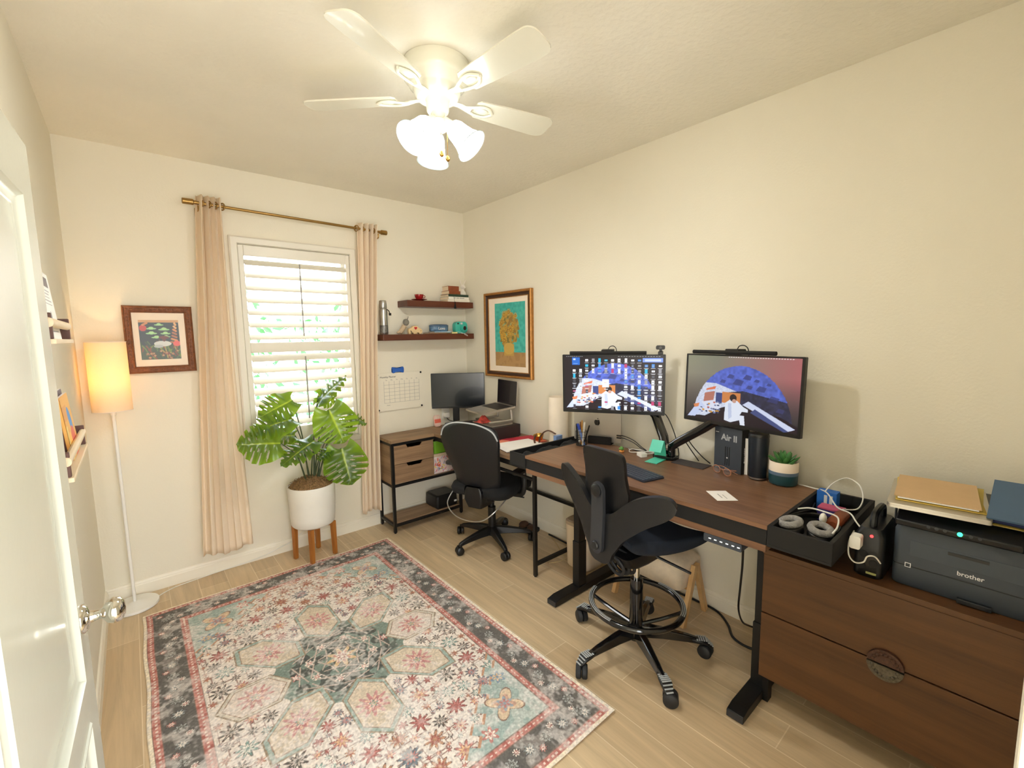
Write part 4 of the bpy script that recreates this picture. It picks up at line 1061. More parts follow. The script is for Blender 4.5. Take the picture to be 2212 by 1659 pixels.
# things kept in the open compartment and on the low shelf
t = T('storage_tub', 'lime green plastic tub in the open compartment of the corner desk', 'tub', (-.49, -.17, .588))
bm = B(); loft(bm, [[(x, y, .5885) for x, y in rrect(-.545, -.42, -.27, -.08, .02)], [(x, y, .69) for x, y in rrect(-.555, -.405, -.278, -.07, .025)]]); O('body', bm, M['grn'], t, sm=30)
bm = B(); loft(bm, [[(x, y, .69) for x, y in rrect(-.558, -.402, -.28, -.068, .025)], [(x, y, .7) for x, y in rrect(-.558, -.402, -.28, -.068, .025)]]); O('rim', bm, M['grn'], t, sm=30)
t = T('storage_box', 'patterned keepsake box with colourful leaf print in the open compartment', 'box', (-.44, -.17, .413))
bm = B(); box(bm, -.556, -.325, -.272, -.08, .413, .56); O('body', bm, M['paper'], t, sm=0, bevel=.002)
bm = B(); box(bm, -.559, -.322, -.276, -.077, .562, .587); O('lid', bm, mat('cream_lid', (196, 178, 150), .7), t, sm=0, bevel=.002)
cv = Cv(1.58, 1, 70, (222, 200, 196))
for k in range(60): cv.ell(random.uniform(0, 1.58), random.uniform(0, 1), .11, .035, random.choice([(206, 120, 130), (226, 200, 90), (150, 110, 120), (220, 90, 70), (176, 170, 186), (236, 226, 220), (120, 130, 150)]), .9, random.uniform(0, 3))
pic('front_print', cv.a, (-.556, -.2726, .413), (.231, 0, 0), (0, 0, .147), M['print'], t)
t = T('black_case', 'flat black case with rounded edges on the low shelf of the corner desk', 'case', (-.42, -.15, .082))
bm = B(); loft(bm, [[(x, y, .083) for x, y in rrect(-.53, -.32, -.26, -.06, .02)], [(x, y, .1) for x, y in rrect(-.54, -.315, -.265, -.055, .025)], [(x, y, .19) for x, y in rrect(-.535, -.318, -.26, -.06, .025)], [(x, y, .2) for x, y in rrect(-.52, -.33, -.25, -.07, .02)]]); O('body', bm, M['blackp'], t, sm=30)
bm = B(); box(bm, -.36, -.335, -.2675, -.262, .115, .13); O('label_plate', bm, M['lettering'], t, sm=0)
# ---- on the corner desk
mo = T('monitor', 'blank black monitor in the corner beside the wall planner', 'monitor', (-.225, -.13, 1.10), rot=(0, 0, R(-126.5)))
def monitor_body(t, w, h, th=.012):
    bm = B(); prism(bm, rrect(-w / 2, w / 2, -h / 2, h / 2, .004, 2), -th, 0, YZ); O('bezel', bm, M['blackp'], t, local=True, sm=30)
    bm = B(); prism(bm, rrect(-w * .38, w * .38, -h * .4, h * .38, .03), -th - .03, -th, YZ); O('back_cover', bm, M['blackp'], t, local=True, sm=30, bevel=.008)
monitor_body(mo, .54, .325)
bm = B(); box(bm, 0.0002, .0012, -.264, .264, -.147, .157); O('screen', bm, M['dark_screen'], mo, local=True, sm=0)
bm = B(); box(bm, -.062, -.042, -.03, .03, -.29, .02); so = O('stand', bm, M['blackp'], mo, local=True, sm=0, bevel=.004)
bm = B(); box(bm, -.13, .07, -.11, .11, 1.102 - 1.1 - .3245, -.314); O('stand_base', bm, M['blackp'], so, local=True, sm=0, bevel=.004)
t = T('wall_outlet', 'white outlet plate with a plugged-in charger behind the black monitor', 'outlet', (-.25, -.002, .9))
bm = B(); prism(bm, rrect(-.30, -.22, .83, .945, .006, 2), -.006, -.001, XZ); O('cover_plate', bm, M['white'], t, sm=30)
for z in (.865, .91):
    bm = B(); prism(bm, rrect(-.278, -.242, z - .015, z + .015, .008, 3), -.0075, -.006, XZ); O('socket', bm, M['white'], t, sm=30)
t = T('power_adapter', 'white plug-in power adapter in the outlet behind the monitor', 'adapter', (-.26, -.03, .865))
bm = B(); prism(bm, rrect(-.284, -.238, .842, .888, .006, 3), -.04, -.0078, XZ); O('body', bm, M['white'], t, sm=30, bevel=.003)
bm = B(); tube(bm, [(-.26, -.025, .842), (-.25, -.03, .82), (-.21, -.035, .80), (-.16, -.05, .785), (-.12, -.07, .781)], .003, 6); O('cable', bm, M['cordb'], t)
t = T('photo_charm', 'small pink and white rounded photo stand under the black monitor', 'ornament', (-.385, -.07, DZ))
bm = B(); prism(bm, rrect(-.034, .034, .001, .108, .024), -.008, .008, XZ); bm.transform(Matrix.Rotation(R(-10), 4, 'X')); O('body', bm, mat('pale_pink_card', (240, 206, 196), .6), t, local=True, sm=30, bevel=.003)
bm = B(); box(bm, -.032, .032, -.0095, -.0082, .035, .07); bm.transform(Matrix.Rotation(R(-10), 4, 'X')); O('band', bm, mat('coral_band', (240, 116, 96), .6), t, local=True, sm=0, label='coral band')
for s in (-.012, .012):
    bm = B(); prism(bm, [(s + .009 * math.cos(q * .7), .085 + .012 * math.sin(q * .7)) for q in range(9)], -.0095, -.0082, XZ); bm.transform(Matrix.Rotation(R(-10), 4, 'X')); O('petal', bm, M['mat'], t, local=True, sm=0)
t = T('desk_riser', 'black boxy desk riser carrying the laptop stand', 'riser', (-.22, -.68, DZ))
bm = B(); box(bm, -.395, -.095, -.885, -.47, .78, .878); O('body', bm, mat('dark_brown_riser', (44, 34, 34), .6), t, sm=0, bevel=.003)
for x in (-.38, -.11):
    for y in (-.87, -.49):
        bm = B(); cyl(bm, (x, y, DZ + .0005), (x, y, .781), .01, seg=12); O('foot', bm, M['rub'], t)
lt = T('laptop', 'closed silver laptop lying flat on the black riser', 'laptop', (-.24, -.7, .8785), rz=R(-4))
bm = B(); prism(bm, rrect(-.105, .105, -.15, .15, .01), 0.001, .009, XY); O('base', bm, M['silver'], lt, local=True, sm=30)
bm = B(); prism(bm, rrect(-.105, .105, -.15, .15, .01), .0093, .014, XY); O('lid', bm, mat('grey_lid', (150, 142, 132), .35, .7), lt, local=True, sm=30)
ls = T('laptop_stand', 'silver bent-metal laptop stand on the black riser', 'laptop stand', (-.22, -.66, .893), rz=R(-8))
for s in (-.115, .115):
    bm = B()
    tube(bm, [(-.09, s, .005), (.11, s, .005), (.13, s, .02), (.125, s, .095)], .006, 10, smooth=5, flat=1.6)
    O('leg', bm, M['silver'], ls, local=True)
bm = B(); box(bm, -.14, .13, -.12, .12, .0, .006); bm.transform(Matrix.Translation((0, 0, .088)) @ Matrix.Rotation(R(-6), 4, 'Y')); O('tray', bm, M['silver'], ls, local=True, sm=0, bevel=.002)
lp = T('laptop', 'open silver laptop with dark screen raised on a stand', 'laptop', (-.215, -.655, .99), rz=R(-8))
Mt = Matrix.Translation((0, 0, 0)) @ Matrix.Rotation(R(-6), 4, 'Y')
bm = B(); prism(bm, rrect(-.165, .145, -.155, .155, .012), 0, .013, XY); bm.transform(Mt); base = O('base', bm, M['silver'], lp, local=True, sm=30)
bm = B(); box(bm, -.02, .12, -.135, .135, .0131, .0138); bm.transform(Mt); O('keyboard', bm, mat('key_black', (40, 36, 36), .5, var=.3, vs=70), base, local=True, sm=0)
bm = B(); prism(bm, rrect(-.145, -.045, -.05, .05, .004), .0131, .0136, XY); bm.transform(Mt); O('trackpad', bm, mat('trackpad_grey', (190, 186, 178), .3, .6), base, local=True, sm=0)
bm = B(); prism(bm, rrect(-.155, .155, 0, .208, .01), .15, .156, lambda a, b, h: (h + b * .06, a, b + .024)); lid = O('lid', bm, M['silver'], lp, local=True, sm=30)
bm = B(); prism(bm, rrect(-.152, .152, .003, .205, .008), .1485, .1497, lambda a, b, h: (h + b * .06, a, b + .024)); O('screen', bm, mat('laptop_screen', (24, 16, 24), .25, coat=.2), lid, local=True, sm=0)
t = T('fabric_pouch', 'crumpled orange and pink cloth under the laptop stand', 'cloth', (-.32, -.70, .893))
bm = B(); sheet(bm, 24, 16, lambda u, v: (-.36 + .10 * u, -.72 + .11 * v, .8935 + max(0, .038 * math.sin(PI * u) * math.sin(PI * v) * (1 + .6 * math.sin(9 * u + 4 * v))))); O('cloth', bm, mat('orange_pink_cloth', (226, 92, 84), .9, var=.5, vs=25), t, sm=180, solid=.002)
t = T('folder', 'crimson folder lying on the corner desk beside the riser', 'folder', (-.1, -.98, DZ))
bm = B(); box(bm, -.155, .155, -.12, .12, .001, .005, Matrix.Translation((-.20, -1.02, DZ)) @ Matrix.Rotation(R(-12), 4, 'Z')); O('cover', bm, M['red'], t, sm=0)
bm = B(); box(bm, .03, .155, -.12, -.03, .0051, .0056, Matrix.Translation((-.20, -1.02, DZ)) @ Matrix.Rotation(R(-12), 4, 'Z')); O('corner_patch', bm, mat('orange_patch', (226, 110, 70), .6), t, sm=0)
for k in range(5):
    Mx = Matrix.Translation((-.35 + .004 * k, -1.155 + .003 * k, DZ + .006 + k * .0032)) @ Matrix.Rotation(R(-14 + k * 1.3), 4, 'Z')
    bm = B(); box(bm, -.15, .15, -.108, .108, 0, .0028, Mx); o = O('paper_sheaf', bm, M['paper'], sm=0, loc=(-.35, -1.155, DZ + .006 + k * .0032)); tag(o, ['bottom', 'second', 'middle', 'fourth', 'topmost'][k] + ' white paper sheaf in the pile on the corner desk', 'paper', 'paper pile on the corner desk')
bm = B(); box(bm, -.05, .05, -.035, .035, 0, .002, Matrix.Translation((-.345, -.955, DZ + .006)) @ Matrix.Rotation(R(20), 4, 'Z')); o = O('note_pad', bm, M['pink'], sm=0, loc=(-.345, -.955, DZ + .006)); tag(o, 'pink sticky notes on the crimson folder beside the black riser', 'notes')
t = T('trinket_bowl', 'small shiny brass bowl on the corner desk next to the headband', 'bowl', (-.09, -1.10, DZ))
bm = B(); lathe(bm, [(.014, .002), (.024, .005), (.038, .03), (.042, .046), (.038, .045), (.03, .024), (.001, .008)], seg=30); bm.transform(Matrix.Rotation(R(-10), 4, 'Y')); O('bowl', bm, M['gold'], t, local=True, sm=50)
t = T('headband', 'brown curved headphone headband standing on the corner desk', 'headphones', (-.17, -1.3, DZ))
bm = B(); tube(bm, [(-.2, -1.215, DZ + .01), (-.2, -1.225, DZ + .06), (-.195, -1.26, DZ + .105), (-.19, -1.31, DZ + .125), (-.185, -1.37, DZ + .11)], .005, 8, flat=1.8); O('band', bm, mat('brown_band', (96, 62, 44), .4), t)
bm = B(); tube(bm, [(-.235, -1.21, DZ + .01), (-.235, -1.2, DZ + .05), (-.232, -1.215, DZ + .085)], .005, 8, flat=1.8); O('arm', bm, mat('brown_arm', (96, 62, 44), .4), t)
t = T('table_lamp', 'white cylinder lamp on the corner desk behind the closed upright laptop', 'lamp', (-.10, -1.32, DZ))
bm = B(); lathe(bm, [(.06, .001), (.062, .004), (.062, .02), (.05, .024)], seg=40); O('base', bm, M['white'], t, local=True, sm=40)
bm = B(); lathe(bm, [(.072, .025), (.072, .365), (.069, .369), (.066, .365), (.066, .03)], seg=48); O('shade', bm, mat('cream_cylinder', (232, 218, 198), .7), t, local=True, sm=40)
bm = B(); loft(bm, [[(x, y, DZ + .001) for x, y in rrect(-.21, -.14, -1.40, -1.37, .008)], [(x, y, DZ + .10) for x, y in rrect(-.21, -.14, -1.40, -1.37, .008)]]); o = O('blue_box', bm, mat('pale_blue_box', (120, 150, 200), .5), sm=30, loc=(-.175, -1.385, DZ)); tag(o, 'pale blue little box between headband and white cylinder lamp', 'box')
# ------------------------------------------------------------------ task chair
tc_ = T('task_chair', 'black high-backed task chair at the corner desk', 'office chair', (-.45, -.94, 0), rz=R(20))
def star_base(t, angs, r, hub_r, z0, z1, m, leg_w=.024, tipz=None):
    for a in angs:
        ca, sa = math.cos(R(a)), math.sin(R(a))
        bm = B(); loops = []
        for f, w, zc, hh in ((.0, leg_w * 1.25, z0 + .03, .03), (.35, leg_w * 1.1, z0 + .026, .024), (.75, leg_w * .85, z0 + .012, .017), (.93, leg_w * .7, z0 + .002, .013), (1.0, leg_w * .62, z0 - .006, .012)):
            x = .02 + (r - .02) * f
            loops.append([(x * ca - y * sa, x * sa + y * ca, zc + h) for y, h in ((-w, -hh), (w, -hh), (w * .7, hh), (-w * .7, hh))])
        loft(bm, loops); O('base_leg', bm, m, t, local=True, sm=50, bevel=.005)
def caster(t, a, r, m, spin, rad=.03):
    ca, sa = math.cos(R(a)), math.sin(R(a))
    c = Vector((r * ca, r * sa, rad + .001)); ax_ = Vector((math.cos(R(spin)), math.sin(R(spin)), 0)); off = Vector((-ax_.y, ax_.x, 0)) * .012
    bm = B()
    for s in (-1, 1):
        lathe(bm, [(rad * .8, -.003), (rad, .002), (rad, .018), (rad * .85, .023), (.001, .024)], c + ax_ * (s * .004) + off, ax_ * s, 24)
    cyl(bm, c + off - off + Vector((0, 0, .0)), c + Vector((0, 0, rad + .012)), .007, seg=10)
    hood = B()
    O('caster', bm, m, t, local=True, sm=50)
    hood.free()
ANG = [a - 20 for a in (107, 179, 251, 323, 35)]
star_base(tc_, ANG, .305, .04, .075, .1, M['blackp'])
for i, a in enumerate(ANG): caster(tc_, a, .315, M['blackp'], a + 35 + 40 * i)
bm = B(); lathe(bm, [(.045, .07), (.045, .125), (.03, .135), (.03, .29), (.02, .292), (.02, .40), (.001, .40)], seg=24); O('gas_column', bm, M['black'], tc_, local=True, sm=30)
bm = B(); loft(bm, [[(x, y, .385) for x, y in rrect(-.16, .1, -.07, .07, .03)], [(x, y, .43) for x, y in rrect(-.2, .14, -.11, .11, .03)]]); O('tilt_mechanism', bm, M['blackp'], tc_, local=True, sm=30)
bm = B(); 
def cush(z, g, zf): return [(x, y, z + zf * (x > .12)) for x, y in rrect(-.235 + g, .265 - g, -.25 + g, .25 - g, .09, 8)]
loft(bm, [cush(.43, .03, -.01), cush(.44, .006, -.01), cush(.475, 0, -.01), cush(.505, .012, -.018), cush(.518, .05, -.02)]); O('seat', bm, M['blackfab'], tc_, local=True, sm=60)
def backsurf(s, t, off=0.0):
    # s -1..1 across, t 0..1 up
    z = .46 + .545 * t
    hw = .165 + .085 * min(1, t * 1.35) ** .9 - .02 * max(0, t - .7) * 2
    rnd = 1 - max(0, (t - .84) / .16) ** 2.6 * .26 - max(0, (.1 - t) / .1) ** 2 * .16
    y = s * hw * rnd
    x = -.235 - .10 * t ** 1.4 + .055 * (s * s) * (1 - .2 * t) + .02 * math.cos(t * 5)
    return Vector((x + off, y, z - .03 * max(0, t - .7) * s * s * 3))
bm = B()
a_ = sheet(bm, 24, 24, lambda u, v: backsurf(u * 2 - 1, v)); O('back_shell', bm, M['chairshell'], tc_, local=True, sm=180, solid=.014)
bm = B(); 
def bc(u, v):
    s = (u * 2 - 1); e = (1 - abs(s) ** 8) * (1 - abs(v * 2 - 1) ** 10)
    return backsurf(s * .985, .02 + .965 * v, .009 + .05 * max(0, e) ** .5)
sheet(bm, 28, 28, bc); O('back_cushion', bm, M['blackfab'], tc_, local=True, sm=180, solid=.003)
bm = B(); tube(bm, [backsurf(s, t, -.009) for s, t in ((-.98, .80), (-.9, .93), (-.62, .995), (0, 1.0), (.62, .995), (.9, .93), (.98, .80))], .0055, 8); O('rim_trim', bm, M['silvergrey'], tc_, local=True, label='pale grey rim along the top of the back')
bm = B(); loft(bm, [[(x, y, z) for x, y in rrect(x0, x1, -w, w, .02)] for z, x0, x1, w in ((.345, -.12, -.02, .05), (.36, -.24, -.08, .06), (.42, -.255, -.17, .08), (.49, -.255, -.23, .075), (.52, -.25, -.238, .06))]); O('back_support', bm, M['blackp'], tc_, local=True, sm=40)
bm = B(); tube(bm, [(-.2, .21, .45), (-.29, .2, .38), (-.315, .12, .315), (-.32, 0, .295), (-.315, -.12, .315), (-.27, -.2, .38), (-.14, -.24, .46)], .0045, 10); O('support_loop', bm, M['steel'], tc_, local=True, label='thin silver metal loop behind the seat')
for s in (-1, 1):
    bm = B(); tube(bm, [(-.02, s * .2, .43), (-.02, s * .275, .44), (-.02, s * .295, .5), (-.02, s * .295, .615)], .016, 10, flat=1.3); ar = O('armrest', bm, M['blackp'], tc_, local=True)
    bm = B(); loft(bm, [[(x, y, z) for x, y in rrect(-.15 + g, .11 - g, s * .295 - .038 + g, s * .295 + .038 - g, .03 - g * .5)] for z, g in ((.616, .008), (.622, 0), (.638, 0), (.648, .012))]); O('arm_pad', bm, M['greyp'] if s > 0 else M['blackp'], ar, local=True, sm=40)
bm = B(); tube(bm, [(0, -.11, .41), (.02, -.22, .40), (.03, -.27, .395)], .006, 8); O('lever', bm, M['blackp'], tc_, local=True)
# ------------------------------------------------------------------ standing desk
SZ = 0.866
XF, XB, YL, YR = -.69, -.085, -1.455, -3.185
sd = T('standing_desk', 'walnut sit-stand desk with black trays at both ends', 'desk', (-.39, -2.34, 0))
bm = B(); box(bm, XF, XB, -2.975, -1.60, .848, SZ); O('desktop', bm, M['walnut'], sd, sm=0, bevel=.0015)
bm = B(); box(bm, XF + .004, XB, -2.972, -1.603, .757, .785); O('lower_top', bm, M['walnut'], sd, sm=0, bevel=.0015)
bm = B(); box(bm, XF + .006, XF + .02, -2.972, -1.603, .7855, .8475); O('front_panel', bm, M['blackm'], sd, sm=0)
bm = B(); box(bm, XB - .02, XB - .004, -2.972, -1.603, .7855, .8475); O('back_panel', bm, M['blackm'], sd, sm=0)
for y0, y1 in ((-1.6005, YL), (YR, -2.9755)):
    y0, y1 = min(y0, y1), max(y0, y1)
    bm = B(); box(bm, XF, XB, y0, y1, .785, .795)
    box(bm, XF, XF + .014, y0, y1, .795, SZ + .002); box(bm, XB - .014, XB, y0, y1, .795, SZ + .002); box(bm, XF + .014, XB - .014, y0, y0 + .014, .795, SZ + .002); box(bm, XF + .014, XB - .014, y1 - .014, y1, .795, SZ + .002)
    O('end_tray', bm, M['blackm'], sd, sm=0, bevel=.001)
for y in (-1.83, -2.89):
    bm = B(); box(bm, -.485, -.415, y - .026, y + .026, .045, .33); lg = O('leg', bm, M['black'], sd, sm=0, bevel=.003)
    bm = B(); box(bm, -.48, -.42, y - .022, y + .022, .33, .757); O('inner_column', bm, M['black'], lg, sm=0, bevel=.003)
    bm = B(); prism(bm, [(-.70, .004), (-.07, .004), (-.07, .03), (-.12, .045), (-.65, .045), (-.70, .034)], y - .034, y + .034, XZ); O('foot', bm, M['black'], lg, sm=0, bevel=.003)
    bm = B(); box(bm, -.7015, -.699, y - .033, y + .033, .005, .033); O('foot_cap', bm, M['greyp'], lg, sm=0)
bm = B(); box(bm, -.47, -.43, -2.868, -1.852, .715, .756); O('cross_beam', bm, M['black'], sd, sm=0)
cp = bm = B(); prism(bm, rrect(-2.884, -2.728, .722, .7555, .005, 3), -.685, -.62, YZ); cp = O('control_panel', bm, M['charcoal'], sd, sm=30)
for k, y in enumerate((-2.755, -2.778, -2.802, -2.826, -2.85, -2.872)):
    bm = B(); box(bm, -.6865, -.685, y - .005, y + .005, .737, .7405); O('button', bm, M['led_white'], cp, sm=0)
bm = B(); tube(bm, [(-.63, -2.868, .723), (-.56, -2.84, .6), (-.46, -2.795, .44), (-.33, -2.74, .26), (-.2, -2.71, .12), (-.1, -2.71, .05), (-.05, -2.76, .03)], .0045, 8); o = O('desk_cable', bm, M['cordb'], loc=(-.3, -2.75, 0.02)); tag(o, 'black cable hanging down from the desk control panel', 'cord')
# ------------------------------------------------------------------ things on the standing desk
t = T('laptop', 'closed silver laptop standing upright in a black dock behind the pens', 'laptop', (-.108, -1.69, SZ + .006), rz=R(200))
bm = B(); prism(bm, rrect(-.165, .165, .004, .235, .012), -.006, .006, YZ); O('body', bm, M['silver'], t, local=True, sm=30, bevel=.002)
ap = [(0, -.02), (.006, -.022), (.014, -.018), (.019, -.006), (.018, .002), (.0135, .006), (.017, .013), (.0115, .017), (.004, .0155), (0, .0145), (-.005, .016), (-.012, .016), (-.0185, .009), (-.0195, -.002), (-.016, -.013), (-.009, -.0215)]
bm = B(); prism(bm, [(a, b + .135) for a, b in ap], .006, .0068, YZ); prism(bm, [(.001, .154), (.006, .157), (.009, .164), (.003, .162)], .006, .0068, YZ); O('logo', bm, M['blackg'], t, local=True, sm=0, label='dark fruit-shaped logo')
t = T('laptop_dock', 'low black vertical dock holding the upright laptop', 'dock', (-.108, -1.72, SZ), rz=R(200))
bm = B(); prism(bm, rrect(-.08, .08, .001, .052, .008), .022, .034, YZ); prism(bm, rrect(-.08, .08, .001, .045, .008), -.03, -.018, YZ); box(bm, -.03, .034, -.08, .08, .001, .0055); O('body', bm, M['blackm'], t, local=True, sm=30)
t = T('pen_holder', 'black wire mesh pen cup in front of the upright laptop', 'pen cup', (-.245, -1.667, SZ))
bm = B()
for k in range(22):
    a = 2 * PI * k / 22; cyl(bm, (.034 * math.cos(a), .034 * math.sin(a), .003), (.037 * math.cos(a), .037 * math.sin(a), .097), .0011, seg=5)
for z, r in ((.003, .034), (.03, .0347), (.06, .0358), (.097, .037)): torus(bm, (0, 0, z), (0, 0, 1), r, .0014, 28, 5)
cyl(bm, (0, 0, .001), (0, 0, .003), .034, seg=28); O('mesh_cup', bm, M['black'], t, local=True)
def pen(label, x, y, tx, ty, h, c, r=.005, tipc=None, name='pen', cat='pen'):
    a = Vector((x, y, .0045)); b = Vector((tx, ty, h)); d = (b - a).normalized()
    p_ = T(name, label, cat, (-.245 + x, -1.667 + y, SZ + .004), group='pens in the mesh cup')
    Mo = Matrix.Translation((-x, -y, -.004))
    bm = B(); cyl(bm, a, a + d * (h * .72), r, seg=10); bm.transform(Mo); O('barrel', bm, c, p_, local=True)
    bm = B(); lathe(bm, [(r * 1.12, 0), (r * 1.12, h * .24), (r * .7, h * .28), (.001, h * .285)], a + d * (h * .72 + .0002), d, 10); bm.transform(Mo); O('cap', bm, tipc or c, p_, local=True, sm=40)
bl_ = mat('blue_pen', (28, 70, 196), .35); 
pen('thick blue and white marker leaning in the pen cup', .004, -.02, -.018, .016, .148, mat('marker_white_blue', (120, 150, 215), .4, var=.3, vs=40), .0085, bl_, 'marker', 'marker')
pen('yellow pencil standing in the mesh pen cup', .008, .004, .002, -.004, .165, mat('pencil_yellow', (226, 160, 40), .4), .0042, mat('pencil_end', (214, 150, 60), .4), 'pencil', 'pencil')
pen('white pen with clip in the mesh pen cup', -.008, -.016, .004, -.026, .155, M['white'], .0055)
pen('dark slim pen tilting right out of the pen cup', .01, -.012, .022, -.05, .14, M['blackp'], .004)
pen('slim brown pencil at the back of the pen cup', .012, .014, .014, .02, .15, mat('pencil_brown', (150, 96, 60), .5), .004, None, 'pencil', 'pencil')
pen('navy pen at the side of the pen cup', -.014, .016, -.022, .024, .142, M['navy'], .0045)
t = T('earbud_case', 'white rounded earbud case behind the pen cup at the tray edge', 'case', (-.20, -1.622, SZ))
bm = B(); sphere(bm, (0, 0, .0125), .012, sc=(1.5, 1.3, 1)); O('body', bm, M['white'], t, local=True, sm=80)
t = T('desk_toy', 'tiny green and orange toy plant on the walnut desk', 'toy', (-.20, -1.955, SZ))
bm = B(); lathe(bm, [(.012, .001), (.016, .006), (.014, .014), (.001, .016)], seg=16); O('base', bm, mat('orange_toy', (224, 150, 70), .5), t, local=True, sm=50)
bm = B()
for k in range(6): sphere(bm, (.01 * math.cos(k), .012 * math.sin(k * 1.3), .018 + .002 * k), .0085, 10, 6)
O('leaves', bm, mat('toy_green', (92, 150, 62), .5), t, local=True, sm=80)
t = T('charger_puck', 'small white charger brick with coiled cable beside the phone stand', 'charger', (-.19, -2.095, SZ))
bm = B(); prism(bm, rrect(-.022, .022, -.03, .03, .008), .001, .022, XY); bm.transform(Matrix.Rotation(R(-30), 4, 'Z')); O('body', bm, M['white'], t, local=True, sm=30, bevel=.003)
bm = B(); tube(bm, [(-.17, -2.11, SZ + .012), (-.14, -2.15, SZ + .02), (-.1, -2.13, SZ + .012), (-.1, -2.05, SZ + .008), (-.13, -1.98, SZ + .012), (-.18, -2.0, SZ + .008), (-.2, -2.06, SZ + .02), (-.17, -2.12, SZ + .03), (-.13, -2.12, SZ + .02), (-.1, -2.06, SZ + .006), (-.12, -1.95, SZ + .006)], .0024, 6); O('cable', bm, M['cordw'], t)
ps = T('phone_stand', 'mint green bent phone stand, empty, on the walnut desk', 'phone stand', (-.215, -2.205, SZ), rz=R(185))
bm = B()
prof = [(.065, .001), (.065, .004), (-.052, .004), (-.056, .007), (-.03, .108), (-.026, .112), (.012, .055), (.016, .056), (-.022, .118), (-.032, .116), (-.0605, .004), (-.056, .001)]
prism(bm, prof, -.036, .036, XZ); O('body', bm, M['teal'], ps, local=True, sm=40)
bm = B(); box(bm, -.0225, -.0185, -.013, .013, .1, .105); bm.transform(Matrix.Rotation(0, 4, 'Z')); O('slot', bm, M['inkdark'], ps, local=True, sm=0)
kb = T('keyboard', 'slim dark blue-grey keyboard behind the saddle chair back', 'keyboard', (-.50, -2.255, SZ), rz=R(-14))
bm = B(); prism(bm, rrect(-.07, .07, -.145, .145, .008), .001, .009, XY); O('base', bm, mat('keyboard_base', (48, 54, 66), .4), kb, local=True, sm=30)
bm = B()
for r_ in range(6):
    n = 14
    for k in range(n):
        if r_ == 0 and 3 <= k <= 8: continue
        y = .138 - (k + .5) * .276 / n; x = -.058 + r_ * .0232
        box(bm, x - .0095, x + .0095, y - .0086, y + .0086, .0091, .012)
box(bm, -.0675, -.0485, -.04, .078, .0091, .012)
O('keys', bm, mat('keyboard_key', (58, 66, 82), .45), kb, local=True, sm=0)
t = T('business_card', 'white card lying on the walnut desktop', 'card', (-.5, -2.715, SZ), rz=R(-42))
bm = B(); box(bm, -.045, .045, -.062, .062, .0006, .0016); O('card', bm, M['paper'], t, local=True, sm=0)
bm = B(); box(bm, -.012, -.008, -.03, .02, .00165, .0018); box(bm, .006, .009, -.04, .01, .00165, .0018); O('print_line', bm, M['inklight'], t, local=True, sm=0)
# dual arm
da = T('dual_monitor_mount', 'glossy black dual monitor arm clamped behind the desk', 'monitor arm', (-.115, -2.215, SZ))
bm = B(); box(bm, -.165, -.088, -2.28, -2.15, SZ + .0006, SZ + .022); O('base', bm, M['blackg'], da, sm=0, bevel=.005)
bm = B(); 
for y in (-2.19, -2.25): cyl(bm, (-.125, y, SZ + .022), (-.125, y, SZ + .085), .022, seg=20)
box(bm, -.15, -.1, -2.26, -2.18, SZ + .03, SZ + .055); O('post', bm, M['blackg'], da, sm=30, bevel=.003)
def arm(pts, w, h):
    bm = B()
    loops = []
    for i, p_ in enumerate(pts):
        p_ = Vector(p_); d = (Vector(pts[min(i + 1, len(pts) - 1)]) - Vector(pts[max(i - 1, 0)])).normalized()
        sx = Vector((1, 0, 0)); u = d.cross(sx).normalized(); sx = u.cross(d)
        loops.append([p_ + sx * (a * w) + u * (b * h) for a, b in ((-1, -.6), (-.6, -1), (.6, -1), (1, -.6), (1, .6), (.6, 1), (-.6, 1), (-1, .6))])
    loft(bm, loops); return bm
O('lower_arm', arm([(-.12, -2.20, .945), (-.105, -2.185, .985), (-.065, -2.105, 1.10), (-.085, -2.02, 1.20), (-.13, -1.95, 1.26)], .019, .026), M['blackg'], da, sm=40)
O('lower_arm', arm([(-.13, -2.255, .945), (-.128, -2.29, .975), (-.12, -2.44, 1.08), (-.1, -2.55, 1.17), (-.085, -2.6, 1.24)], .019, .024), M['blackg'], da, sm=40)
bm = B(); tube(bm, [(-.1, -2.1, 1.1), (-.075, -2.17, 1.12), (-.07, -2.23, 1.02), (-.085, -2.27, .92), (-.09, -2.275, .87)], .003, 6); O('cable', bm, M['cordb'], da)
bm = B(); tube(bm, [(-.1, -2.34, .99), (-.08, -2.36, .95), (-.07, -2.41, .90), (-.06, -2.45, .87)], .003, 6); tube(bm, [(-.1, -2.32, .98), (-.085, -2.35, .93), (-.075, -2.39, .875)], .003, 6); O('cable', bm, M['cordb'], da)
